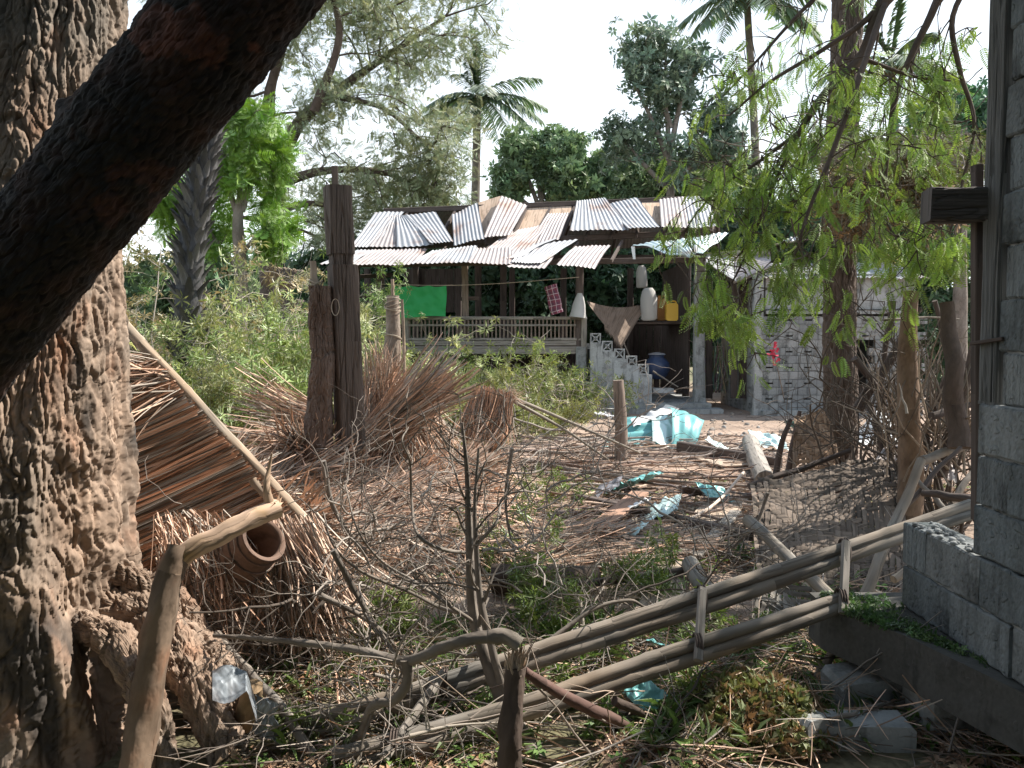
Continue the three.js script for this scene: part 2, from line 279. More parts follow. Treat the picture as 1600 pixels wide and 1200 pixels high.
{
  const base = V(-2.02, 0, -3.45);
  const t = thing('old_tree', 'huge rough barked tree with a dark leaning limb, at the left edge', 'tree', base);
  const tan = LIN(1.12, 1.0, 0.92), grey = LIN(0.62, 0.66, 0.68), rust = LIN(1.05, 0.70, 0.53), soot = LIN(0.20, 0.21, 0.23);
  const col = q => { const a = fbm(q.x * 2.2, q.y * 1.1 + 3, q.z * 2.2, 4), b = fbm(q.x * 6 + 4, q.y * 3, q.z * 6, 3), s = fbm(q.x * 2.8 + 8, q.y * 0.9, q.z * 2.8 + 2, 4); const k = 1 + 0.5 * fbm(q.x * 30, q.y * 22, q.z * 30, 2); return tan.clone().lerp(grey, clamp(a * 2 + 0.35)).lerp(rust, clamp(b * 2.6 - 0.35)).lerp(soot, smooth(0.16, 0.34, s)).multiplyScalar(k); };
  const fl = []; reseed(77); for (let k = 0; k < 13; k++) fl.push([k / 13 * 6.283 + rr(-0.15, 0.15), rr(0.14, 0.26), rr(0.11, 0.21), rr(0.7, 1.7)]);
  const H = 4.6, axis = [V(-2.12, -0.1, -3.45), V(-2.1, 0.6, -3.45), V(-2.07, 1.4, -3.46), V(-2.02, 2.2, -3.5), V(-1.92, 3.0, -3.56), V(-1.75, H, -3.7)];
  const rad = (v, a, p) => {
    const y = Math.max(0, p.y); let r = mix(0.40, 0.24, smooth(1.3, 3.6, y)) + 0.15 * Math.exp(-y / 0.38);
    for (const [c, w, h, f] of fl) { let d = Math.atan2(Math.sin(a - c - 0.18 * Math.sin(y * 2.3 + c * 3)), Math.cos(a - c - 0.18 * Math.sin(y * 2.3 + c * 3))); r += h * Math.exp(-d * d / (w * w)) * (Math.exp(-y / (f * 0.7)) - 0.06); }
    const kn = smooth(0.35, 0.7, y) * (1 - smooth(1.15, 1.45, y));
    r += kn * 0.035 * fbm(p.x + Math.cos(a) * 3.2, y * 5.5, Math.sin(a) * 3.2, 3) * 1.8;
    return r + 0.05 * fbm(Math.cos(a) * 1.4, y * 1.3, Math.sin(a) * 1.4, 3);
  };
  barkStem(axis, rad, 420, 800, q => plates(q), col, Math.PI).build('trunk', M.bark, t);
  const left = [V(-2.2, 1.2, -3.35), V(-2.30, 1.9, -3.32), V(-2.36, 2.6, -3.34), V(-2.42, 3.4, -3.4), V(-2.6, 4.6, -3.5)];
  barkStem(left, (v, a) => mix(0.30, 0.26, v) + 0.05 * fbm(Math.cos(a) * 1.4, v * 4, Math.sin(a) * 1.4 + 5, 3), 240, 300, q => plates(q), col, Math.PI).build('stem', M.bark, t);
  // leaning limb, sooty black with rust red scars
  const black = LIN(0.28, 0.32, 0.36), scar = LIN(2.0, 1.05, 0.85), mid = LIN(0.62, 0.46, 0.42);
  const limbPts = [V(-2.95, -0.1, -2.95), V(-2.45, 0.62, -2.62), P(0, 468, 2.5), P(179, 245, 2.45), P(376, 0, 2.42), P(560, -235, 2.45), P(760, -560, 2.6)];
  const scarAt = P(278, 62, 2.3), scar2 = P(190, 290, 2.3);
  const limbRelief = q => { const [a1, a2, id] = cells(q.x * 22, q.y * 22, q.z * 30); return 0.018 * fbm(q.x * 5, q.y * 5, q.z * 5, 3) + 0.006 * (id - 0.5) - 0.006 * smooth(0.2, 0, a2 - a1) + 0.006 * (1 - Math.abs(fbm(q.x * 26, q.y * 26, q.z * 26, 3)) * 3) + 0.004 * fbm(q.x * 60, q.y * 60, q.z * 60, 2); };
  const knob = P(112, 175, 2.42);
  barkStem(limbPts, (v, a, p) => mix(0.19, 0.168, smooth(0, 0.5, v)), 260, 520, q => limbRelief(q) + 0.035 * Math.exp(-q.distanceToSquared(knob) / 0.0016), q => {
    const n = fbm(q.x * 8, q.y * 8, q.z * 8, 5) * 0.3, s = smooth(0.115, 0.095, q.distanceTo(scarAt) + n) + 0.4 * smooth(0.1, 0.07, q.distanceTo(scar2) + n);
    return black.clone().lerp(mid, clamp(0.25 + fbm(q.x * 7 + 2, q.y * 7, q.z * 7, 4) * 3)).lerp(scar, clamp(s * (0.6 + fbm(q.x * 14, q.y * 14, q.z * 14, 3)))).multiplyScalar(0.9 + 0.5 * fbm(q.x * 40, q.y * 40, q.z * 40, 2));
  }, Math.PI).build('limb', M.barkDark, t).userData.label = 'soot black leaning limb with rust red scars';
  // roots spreading to the right
  const roots = [[[P(225, 960, 3.35), P(270, 1010, 3.22), P(305, 1070, 3.12), P(345, 1160, 3.05), P(375, 1240, 3.0)], 0.10, 0.075], [[P(240, 985, 3.4), P(310, 1015, 3.4), P(370, 1085, 3.35), P(425, 1155, 3.25), P(470, 1220, 3.15)], 0.105, 0.06], [[P(200, 900, 3.4), P(262, 930, 3.45), P(310, 1000, 3.55), P(345, 1070, 3.6)], 0.07, 0.05], [[P(190, 1010, 3.1), P(225, 1080, 3.0), P(245, 1160, 2.95), P(250, 1240, 2.9)], 0.07, 0.06]];
  roots.forEach(([pts, a, b], k) => barkStem([V(mix(pts[0].x, -2.1, 0.6), pts[0].y + 0.05, mix(pts[0].z, -3.45, 0.6)), ...pts], v => mix(a, b, v), 110, 150, q => plates(q, 1.1) + 0.035 * fbm(q.x * 5 + k, q.y * 4, q.z * 5, 3), col, Math.PI).build('root', M.bark, t));
  // broken pale stub on the root
  const st = new MB(); st.tube(curve([P(385, 1130, 3.15), P(390, 1100, 3.12), P(397, 1072, 3.08)], 6), [0.05, 0.036], { sides: 14, wob: 0.2, freq: 20 }); st.build('broken_stub', bark(LIN(0.42, 0.29, 0.17), 0.004), t);
  // crown out of view above: limbs and leafy twigs that dapple the foreground
  reseed(5); const br = new MB(), list = [];
  const limbs = [[V(-1.75, 4.6, -3.7), V(-1.4, 5.6, -2.2), V(-0.8, 6.2, -0.4), V(-0.4, 6.4, 1.4)], [V(-1.75, 4.6, -3.7), V(-2.6, 5.8, -1.6), V(-2.4, 6.4, 0.6)], [V(2.0, 5.2, -1.8), V(2.2, 5.6, -0.2), V(2.0, 6, 1.6)], [V(0.9, 4.6, -2.3), V(0.5, 5.2, -0.6), V(0.6, 5.8, 1.5)], [V(-1.7, 4.6, -3.7), V(-0.6, 5.4, -3.4), V(0.9, 5.8, -3.0)], [P(760, -560, 2.6), V(0.9, 4.6, -2.3), V(2.0, 5.2, -1.8)], [V(-2.6, 4.6, -3.5), V(-3.2, 5.4, -2.6), V(-3.0, 6, -1.2)], [V(-1.7, 4.6, -3.7), V(-1.4, 5.8, -4.6), V(-0.6, 6.6, -5.2)]];
  for (const l of limbs) { const c = curve(l, 12); br.tube(c, [0.13, 0.03], { sides: 8, wob: 0.15 }); for (let k = 0; k < 44; k++) { const p = c[Math.floor(rr(3, 13))].clone(), e = p.clone().add(V(gs() * 0.7, rr(-0.1, 0.6), gs() * 0.6)); br.tube(wander(p, e, 4, 0.2), [0.014, 0.004], { sides: 4 }); for (let m = 0; m < 22; m++) list.push({ p: p.clone().lerp(e, rr(0.3, 1.1)).add(rdir().multiplyScalar(0.12)), q: look(V(gs(), rr(-0.8, 0.3), gs()), rnd() * 6), s: rr(0.2, 0.34), c: LIN(rr(0.05, 0.09), rr(0.11, 0.17), rr(0.03, 0.05)) }); } }
  br.build('bough', M.barkDark, t); t.userData.crown = true; delete t.userData.crown;
  globalThis.__oldCrown = [t, list.filter(l => l.p.y > 1.75 + 0.42 * -l.p.z + 1.0)];
}

// ---------------------------------------------------------------- corrugated sheet through four corners (TL, TR, BR, BL); ribs run from top to bottom edge
function corr(mb, [tl, tr, br, bl], o = {}) {
  const w = (tl.distanceTo(tr) + bl.distanceTo(br)) / 2, h = (tl.distanceTo(bl) + tr.distanceTo(br)) / 2, n = Math.max(3, Math.round(w / (o.pitch || 0.085))), amp = o.amp === undefined ? 0.014 : o.amp;
  const nrm = V(0, 0, 0).crossVectors(tr.clone().sub(tl), bl.clone().sub(tl)).normalize(); if (nrm.y < 0) nrm.negate();
  const s = rnd() * 40, dent = o.dent === undefined ? 0.035 : o.dent, uo = rnd() * 5, vo = rnd() * 5, i0 = mb.u.length;
  const nu = n * (o.res || 6), nv = o.nv || 10;
  const f = (u, v) => tl.clone().lerp(tr, u).lerp(bl.clone().lerp(br, u), v).addScaledVector(nrm, amp * Math.sin(u * n * 6.2832) + dent * fbm(u * w * 1.3 + s, v * h * 1.1, s, 3) * 2 + (o.sag || 0) * 4 * v * (1 - v) + (o.curl || 0) * v * v);
  mb.grid(nu, nv, f, { su: w, sv: h, col: o.col });
  for (let k = i0; k < mb.u.length; k += 2) { mb.u[k] += uo; mb.u[k + 1] += vo; }
  return mb;
}

// ---------------------------------------------------------------- raised timber house with the broken tin roof
const DF = 18.5, DB = 22.8;                                       // depth of its front and back
{
  reseed(901);
  const t = thing('stilt_house', 'raised timber house with a torn rusty corrugated roof and grey stair', 'house', V(0, 0, -DF));
  const add = (n, m, f, p = t) => { const b = new MB(); f(b); return b.build(n, m, p); };
  const deckY = P(800, 541, DF).y;
  const Xf = px => P(px, 541, DF).x;
  // deck
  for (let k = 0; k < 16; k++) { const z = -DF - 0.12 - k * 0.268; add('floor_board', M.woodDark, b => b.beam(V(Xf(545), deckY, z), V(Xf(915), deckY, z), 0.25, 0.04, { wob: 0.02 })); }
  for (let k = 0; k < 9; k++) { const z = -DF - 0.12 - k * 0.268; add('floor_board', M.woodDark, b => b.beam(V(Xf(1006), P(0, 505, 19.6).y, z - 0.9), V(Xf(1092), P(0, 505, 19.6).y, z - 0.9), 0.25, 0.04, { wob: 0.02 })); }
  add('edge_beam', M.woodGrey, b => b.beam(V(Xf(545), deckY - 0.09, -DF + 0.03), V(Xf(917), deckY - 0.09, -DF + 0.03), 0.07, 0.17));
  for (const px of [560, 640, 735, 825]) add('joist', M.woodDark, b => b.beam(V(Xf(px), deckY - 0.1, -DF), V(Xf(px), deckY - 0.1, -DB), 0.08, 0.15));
  // posts: front row, middle row, back row
  const eave = P(800, 408, DF).y;
  const post = (px, d, y0, y1, w, m = M.woodDark) => { const x = (px - 800) / FPX * d; add('post', m, b => b.beam(V(x, y0, -d), V(x + rr(-0.03, 0.03), y1, -d), w, w, { up: V(0, 0, 1), seg: 8, wob: 0.08 })); };
  for (const px of [557, 595, 905]) post(px, DF + 0.05, 0, eave + 0.1, 0.17);
  post(728, DF + 0.25, deckY, eave + 0.1, 0.15, M.wood);
  for (const px of [650, 748, 786, 1072]) post(px, DF + 1.9, 0, eave + 0.5, 0.16);
  for (const px of [575, 650, 716, 800, 880, 985, 1062]) post(px, DB, 0, eave + 0.2, 0.16);
  // front concrete posts
  const cp = (px, y1) => add('concrete_column', M.conc, b => { const x = (px - 800) / FPX * DF; b.tube([V(x, 0.05, -DF), V(x, 0.3, -DF), V(x - 0.02, 1.2, -DF), V(x - 0.02, y1, -DF)], [0.17, 0.125, 0.115, 0.11], { prof: [[1, -0.8], [1, 0.8], [0.8, 1], [-0.8, 1], [-1, 0.8], [-1, -0.8], [-0.8, -1], [0.8, -1]], hard: true, up: V(0, 0, 1) }); });
  cp(1093, eave + 0.05); cp(909, deckY - 0.02);
  for (const px of [570, 660, 745, 835]) post(px, DF + 0.4, 0, deckY - 0.17, 0.17);
  // wall plate beams, purlins, rafters, ridge
  const ridge = [P(600, 330, 20.8), P(1122, 309, 20.8)];
  add('ridge_beam', M.woodDark, b => b.beam(ridge[0], ridge[1], 0.08, 0.13, { seg: 8 }));
  for (const [a, c] of [[[548, 409, DF], [1100, 402, DF]], [[560, 384, 19.4], [1118, 358, 19.4]], [[560, 400, DB], [1110, 398, DB]]]) add('wall_plate', M.woodDark, b => b.beam(P(...a).add(V(0, -0.06, 0)), P(...c).add(V(0, -0.06, 0)), 0.09, 0.13, { seg: 8 }));
  for (let k = 0; k < 15; k++) { const u = k / 14, r = ridge[0].clone().lerp(ridge[1], u); add('rafter', M.woodDark, b => b.beam(r.clone().add(V(0, -0.08, 0)), P(mix(560, 1112, u), mix(386, 359, u), 19.3).add(V(0, -0.07, 0)), 0.06, 0.09)); if (k % 2 === 0) add('rafter', M.woodDark, b => b.beam(r.clone().add(V(0, -0.09, -0.02)), P(mix(545, 1120, u), 392, DB + 0.3).add(V(0, -0.07, 0)), 0.06, 0.09)); }
  for (let k = 0; k < 9; k++) { const u = k / 8; add('rafter', M.woodDark, b => b.beam(P(mix(560, 1110, u), mix(392, 372, u), 19.2), P(mix(520, 1100, u), mix(412, 402, u), 17.9).add(V(0, -0.05, 0)), 0.05, 0.08)); }
  // roof lining boards seen in the gaps
  const pane = (n, m, pts) => add(n, m, b => { const q = pts.map(p => P(...p)); b.quad(q[0], q[1], q[2], q[3], null, 1); const d = V(0, -0.012, -0.012); b.quad(q[3].clone().add(d), q[2].clone().add(d), q[1].clone().add(d), q[0].clone().add(d)); });
  pane('lining_board', M.plywood, [[748, 316, 20.9], [782, 306, 20.9], [770, 372, 19.6], [752, 372, 19.6]]);
  pane('lining_board', M.plywood, [[820, 321, 20.9], [893, 317, 20.9], [892, 352, 20.0], [806, 360, 19.9]]);
  pane('lining_board', M.plywood, [[1003, 312, 20.9], [1034, 311, 20.9], [1034, 352, 19.6], [1003, 352, 19.6]]);
  // roof sheets: four corners each, seen from the yard
  const S = [ // material, TL, TR, BR, BL
    ['tin', [586, 333, 20.6], [632, 331, 20.6], [585, 386, 19.0], [547, 385, 19.0]], ['tinPink', [606, 338, 20.4], [626, 336, 20.4], [622, 385, 19.0], [576, 386, 19.0]],
    ['tin', [619, 334, 20.5], [634, 336, 20.5], [678, 382, 18.9], [620, 386, 18.9]], ['tin', [634, 336, 20.5], [681, 331, 20.5], [709, 378, 19.0], [672, 380, 18.8]],
    ['tin', [706, 335, 20.3], [746, 317, 20.6], [757, 372, 18.9], [709, 384, 18.9]], ['tinPink', [783, 306, 20.7], [824, 321, 20.6], [797, 368, 19.2], [755, 371, 19.1]],
    ['tinPink', [800, 362, 19.8], [858, 347, 19.9], [812, 410, 17.9], [728, 409, 17.9]], ['tinPink', [856, 333, 20.4], [890, 332, 20.4], [874, 373, 19.0], [822, 388, 18.8]],
    ['tin', [822, 384, 19.0], [874, 370, 19.1], [812, 402, 18.0], [790, 404, 18.0]], ['tin', [822, 382, 18.9], [905, 373, 18.9], [846, 412, 17.7], [798, 409, 17.7]],
    ['tinPink', [826, 400, 18.2], [868, 394, 18.2], [852, 419, 17.5], [790, 416, 17.5]], ['tinPink', [898, 385, 18.4], [955, 383, 18.4], [930, 419, 17.2], [869, 413, 17.2]],
    ['tin', [901, 315, 20.6], [946, 309, 20.7], [983, 358, 19.0], [890, 361, 19.0]], ['tin', [950, 318, 20.5], [995, 308, 20.6], [1031, 354, 18.9], [981, 358, 18.9]],
    ['tinPink', [1030, 310, 20.6], [1070, 307, 20.6], [1080, 354, 19.0], [1033, 354, 19.0]], ['tin', [1069, 307, 20.65], [1105, 307, 20.6], [1122, 355, 18.9], [1078, 355, 18.95]],
    ['tin', [546, 392, 18.9], [586, 389, 18.9], [548, 413, 17.7], [498, 413, 17.7]], ['tinPink', [585, 390, 18.9], [668, 388, 18.9], [648, 413, 17.7], [546, 413, 17.7]],
    ['tin', [675, 390, 18.7], [746, 384, 18.7], [738, 410, 17.7], [640, 412, 17.7]], ['tinPink', [744, 388, 18.6], [800, 388, 18.6], [800, 411, 17.6], [730, 411, 17.6]],
  ];
  for (const [m, ...c] of S) add('roof_sheet', M[m], b => corr(b, c.map(q => P(...q)), { dent: 0.03, sag: rr(-0.03, 0.03), pitch: 0.09, amp: 0.011 }));
  // far slope, seen only from the side
  for (let k = 0; k < 9; k++) { const u = k / 9, v = (k + 1.03) / 9; add('roof_sheet', k % 2 ? M.tin : M.tinPink, b => corr(b, [ridge[0].clone().lerp(ridge[1], u).add(V(0, 0.0, -0.1)), ridge[0].clone().lerp(ridge[1], v).add(V(0, 0, -0.1)), P(mix(540, 1125, v), 388, DB + 0.4), P(mix(540, 1125, u), 388, DB + 0.4)], { res: 3, nv: 4 })); }
  add('roof_sheet', tin(LIN(0.50, 0.62, 0.63), { roughness: 0.45 }), b => corr(b, [P(988, 382, 18.2), P(1139, 363, 18.6), P(1098, 396, 17.3), P(1070, 400, 17.2)], { dent: 0.08, amp: 0.012 })).userData.label = 'pale teal torn sheet over the stair';
  add('hanging_strip', M.white, b => b.quad(P(986, 385, 18.2), P(992, 385, 18.2), P(993, 405, 18.1), P(989, 405, 18.15)));
  // back and side wall boards
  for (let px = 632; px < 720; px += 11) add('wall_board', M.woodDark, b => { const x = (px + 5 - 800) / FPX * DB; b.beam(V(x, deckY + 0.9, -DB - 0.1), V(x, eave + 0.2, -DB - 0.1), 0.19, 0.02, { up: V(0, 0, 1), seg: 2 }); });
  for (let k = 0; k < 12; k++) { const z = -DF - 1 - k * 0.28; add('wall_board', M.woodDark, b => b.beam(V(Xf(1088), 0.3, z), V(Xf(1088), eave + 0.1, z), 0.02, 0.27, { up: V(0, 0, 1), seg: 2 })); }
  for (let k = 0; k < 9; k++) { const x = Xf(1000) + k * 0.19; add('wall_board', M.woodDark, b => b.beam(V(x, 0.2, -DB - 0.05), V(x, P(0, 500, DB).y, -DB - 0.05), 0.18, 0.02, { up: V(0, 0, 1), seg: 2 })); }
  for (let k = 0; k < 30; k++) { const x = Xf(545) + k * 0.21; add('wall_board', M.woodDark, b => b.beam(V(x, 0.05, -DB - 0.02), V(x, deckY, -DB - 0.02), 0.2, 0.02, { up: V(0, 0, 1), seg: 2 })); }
  for (const [a, c] of [[[562, 462], [598, 468]], [[720, 467], [748, 466]], [[560, 432], [612, 430]]]) add('brace', M.woodDark, b => b.beam(P(a[0], a[1], DF + 0.3), P(c[0], c[1], DF + 0.3), 0.09, 0.09));
  // lattice balustrade
  const rt = P(0, 497, DF).y, rb = P(0, 530, DF).y;
  const rail = add('top_rail', M.woodGrey, b => b.beam(V(Xf(632), rt, -DF), V(Xf(914), rt, -DF), 0.08, 0.07)); add('bottom_rail', M.woodGrey, b => b.beam(V(Xf(632), rb, -DF), V(Xf(914), rb, -DF), 0.07, 0.06)); add('middle_rail', M.woodGrey, b => b.beam(V(Xf(632), rt - 0.16, -DF), V(Xf(914), rt - 0.16, -DF), 0.05, 0.045));
  add('base_board', M.woodGrey, b => b.beam(V(Xf(632), deckY + 0.07, -DF), V(Xf(914), deckY + 0.07, -DF), 0.05, 0.1));
  for (let k = 0; k < 46; k++) { const x = mix(Xf(634), Xf(910), k / 45); add('baluster', M.wood, b => b.beam(V(x, rb, -DF), V(x, rt, -DF), 0.035, 0.03, { up: V(0, 0, 1), seg: 1 }), rail); }
  for (const px of [634, 912]) add('newel', M.woodGrey, b => b.beam(V(Xf(px), deckY - 0.1, -DF), V(Xf(px), rt + 0.03, -DF), 0.13, 0.12, { up: V(0, 0, 1) }));
  // concrete stair: stepped cheek walls, treads, and a pierced block on each step
  const sx = [[921, 537], [939, 549], [958, 561], [977, 572], [995, 585], [1016, 618]], z0 = -DF + 0.16, wallPts = sx.map(([x, y]) => [P(x, y, DF).x, P(x, y, DF).y]);
  for (const z of [z0, z0 - 1.3]) for (let k = 0; k < 5; k++) add('stair_cheek', M.concPale, b => { const a = wallPts[k], c = wallPts[k + 1]; b.box(V((a[0] + c[0]) / 2, (a[1] + 0.1) / 2, z), c[0] - a[0] + 0.0, a[1] - 0.1, 0.12, { cham: 0.004, wob: 0 }); });
  for (let k = 0; k < 5; k++) add('tread', M.conc, b => { const a = wallPts[k], c = wallPts[k + 1]; b.box(V((a[0] + c[0]) / 2, (a[1] - 0.12) / 2, z0 - 0.65), c[0] - a[0], a[1] - 0.12, 1.16, { cham: 0.004, wob: 0 }); });
  for (let k = 0; k < 5; k++) add('pierced_block', M.concPale, b => {
    const a = wallPts[k], s = 0.235, cx = a[0] + s / 2, cy = a[1] + s / 2, w = 0.028;
    for (const e of [-1, 1]) { b.box(V(cx + e * (s / 2 - w / 2), cy, z0), w, s, 0.1, { wob: 0, cham: 0.003 }); b.box(V(cx, cy + e * (s / 2 - w / 2), z0), s - 2 * w, w, 0.1, { wob: 0, cham: 0.003 }); b.beam(V(cx - s / 2 + w, cy - e * (s / 2 - w), z0), V(cx + s / 2 - w, cy + e * (s / 2 - w), z0), 0.092, 0.024, { wob: 0, cham: 0.002, up: V(0, 1, 0) }); }
    const rg = []; for (let q = 0; q <= 12; q++) rg.push(V(cx + Math.cos(q / 12 * 6.2832) * 0.045, cy + Math.sin(q / 12 * 6.2832) * 0.045, z0)); b.tube(rg, 0.013, { sides: 6, cap: false });
  });
  add('plinth', M.conc, b => b.box(V((Xf(895) + Xf(1108)) / 2, 0.09, -DF - 1.2), Xf(1108) - Xf(895), 0.2, 3.2, { cham: 0.02 })); add('plinth_step', M.conc, b => b.box(V((Xf(930) + Xf(1118)) / 2, 0.04, -DF + 0.62), Xf(1118) - Xf(930), 0.11, 0.42, { cham: 0.02 }));
  // rope and wires under the eave
  add('clothes_line', M.wire, b => { b.tube(curve([P(596, 444, 18.4), P(690, 446, 18.4), P(780, 443, 18.4), P(905, 433, 18.4)], 12), 0.008, { sides: 4 }); });
}

// things in and on the house
{
  reseed(902);
  const b = new MB(), g = (u, v) => P(mix(613, 697, u), mix(446, 495, v), 18.3).add(V(0.012 * Math.sin(v * 5), -0.035 * Math.abs(Math.sin(u * 9.4)) * (1 - v) - 0.02 * Math.sin(u * 6) * v, 0.09 * fbm(u * 6, v * 2.2, 1, 3)));
  b.grid(24, 16, g, { su: 1.2, sv: 0.7 }); b.grid(24, 16, (u, v) => g(1 - u, v).add(V(0, 0, -0.012)));
  solo('green_tarp', b, M.green, P(655, 495, 18.3), 'flat bright green sheet hung on the house front', 'tarp');
  const cl = (name, m, fx, px0, px1, y0, y1, d, lab, cat) => { const q = new MB(); q.tube(curve(fx.map(([x, y]) => P(x, y, d)), 14), 1, { prof: Array.from({ length: 20 }, (_, k) => { const a = k / 20 * 6.2832, r = 1 + 0.16 * Math.sin(a * 5 + 1); return [Math.cos(a) * r * 0.13, Math.sin(a) * r * 0.09]; }), wob: 0.12 }); return solo(name, q, m, P(fx[0][0], y1, d), lab, cat); };
  cl('plaid_cloth', M.plaid, [[860, 446], [864, 460], [867, 476], [871, 490]], 0, 0, 446, 490, 18.3, 'dark red plaid cloth hanging from the line', 'cloth');
  { const q = new MB(); q.tube([P(906, 458, 18.35), P(906, 464, 18.35), P(905, 476, 18.33), P(904, 488, 18.3), P(903, 496, 18.3)], [0.05, 0.09, 0.14, 0.17, 0.2], { sides: 22, wob: 0.16, freq: 4 }); solo('white_cloth', q, M.cloth, P(905, 496, 18.3), 'white cloth draped over the balustrade corner post', 'cloth'); }
  { const q = new MB(), f = (u, v) => { const a = P(916, 470, 18.6).lerp(P(1012, 474, 19.6), u), c = P(930, 490, 18.5).lerp(P(972, 542, 18.6), u); return a.lerp(c, v).add(V(0, -0.12 * Math.sin(u * 3.14) * (1 - v), 0.05 * fbm(u * 4, v * 4, 2, 2))); };
    q.grid(30, 20, f, { su: 1.8, sv: 1 }); for (let k = 0; k < 22; k++) { const p = f(0.35 + 0.65 * k / 21, 1); q.blade([p, p.clone().add(V(rr(-0.02, 0.02), -rr(0.06, 0.16), 0.02))], 0.02, V(0, 0, 1)); }
    solo('hanging_mat', q, M.mat, P(960, 540, 18.6), 'brown woven mat sagging across the stair opening', 'mat'); }
  const sack = (px, y0, y1, w, d, m, name, lab) => { const q = new MB(), a = P(px, y1, d), c = P(px - 1, y0, d); q.tube([a, a.clone().lerp(c, 0.06), a.clone().lerp(c, 0.35), a.clone().lerp(c, 0.7), a.clone().lerp(c, 0.9), c], [w * 0.7, w, w * 1.06, w, w * 0.8, w * 0.5], { sides: 18, wob: 0.14, freq: 5 }); solo(name, q, m, a, lab, 'sack'); };
  sack(1014, 450, 501, 0.19, 19.4, M.cloth, 'white_sack', 'full white sack standing on the raised floor, beside the yellow can');
  sack(1003, 415, 450, 0.13, 20.2, M.cloth, 'pale_bag', 'pale cloth bag hanging above the white sack');
  const can = (px, y0, y1, w, d, m, name, lab) => { const a = P(px, y1, d), c = P(px, y0, d), h = c.y - a.y, g = thing(name, lab, 'can', a); const q = new MB(); q.box(V(a.x, a.y + h * 0.44, a.z), w, h * 0.88, w * 0.75, { cham: 0.04 }); q.build('body', m, g); const n = new MB(); n.tube([V(a.x - w * 0.3, a.y + h * 0.86, a.z), V(a.x - w * 0.3, a.y + h, a.z)], 0.035, { sides: 12 }); n.build('neck', m, g); const hd = new MB(); hd.tube(curve([V(a.x - w * 0.12, a.y + h * 0.86, a.z), V(a.x, a.y + h * 0.97, a.z), V(a.x + w * 0.35, a.y + h * 0.95, a.z), V(a.x + w * 0.4, a.y + h * 0.84, a.z)], 10), 0.018, { sides: 6 }); hd.build('handle', m, g); };
  can(1049, 470, 501, 0.27, 19.3, M.yellow, 'yellow_can', 'yellow plastic can on the raised floor'); can(1034, 462, 501, 0.22, 19.8, M.orange, 'orange_can', 'dull orange can behind the yellow one');
  { const a = P(1026, 592, 19.4), g = thing('blue_jar', 'dark blue glazed water jar in the shade under the floor', 'jar', a), q = new MB(); const pr = [[0, 0.15], [0.08, 0.24], [0.25, 0.31], [0.4, 0.28], [0.5, 0.18], [0.54, 0.17], [0.57, 0.2]]; q.tube(pr.map(([y]) => V(a.x, a.y + y, a.z)), pr.map(x => x[1]), { sides: 24 }); q.build('body', M.blue, g); const l = new MB(); l.tube([V(a.x, a.y + 0.57, a.z), V(a.x, a.y + 0.6, a.z), V(a.x, a.y + 0.63, a.z)], [0.21, 0.18, 0.03], { sides: 20 }); l.build('lid', M.tin, g); }
  for (const [a, c, n] of [[[972, 530], [984, 558], 'stair'], [[1020, 580], [1060, 605], 'jar']]) { const q = new MB(); q.tube(wander(P(...a, 18.9), P(...c, 18.8), 5, 0.03), [0.022, 0.016], { sides: 6 }); solo('loose_stick', q, M.bamboo, P(...c, 18.8), n === 'stair' ? 'stick leaning below the sagging mat' : 'stick leaning in front of the dark blue jar', 'stick'); }
  { const q = new MB(); q.box(P(1035, 612, 18.6).add(V(0, 0.03, 0)), 0.45, 0.1, 0.3, { cham: 0.01 }); solo('pale_block', q, M.concPale, P(1035, 616, 18.6), 'pale concrete slab lying at the foot of the stair', 'block'); }
}

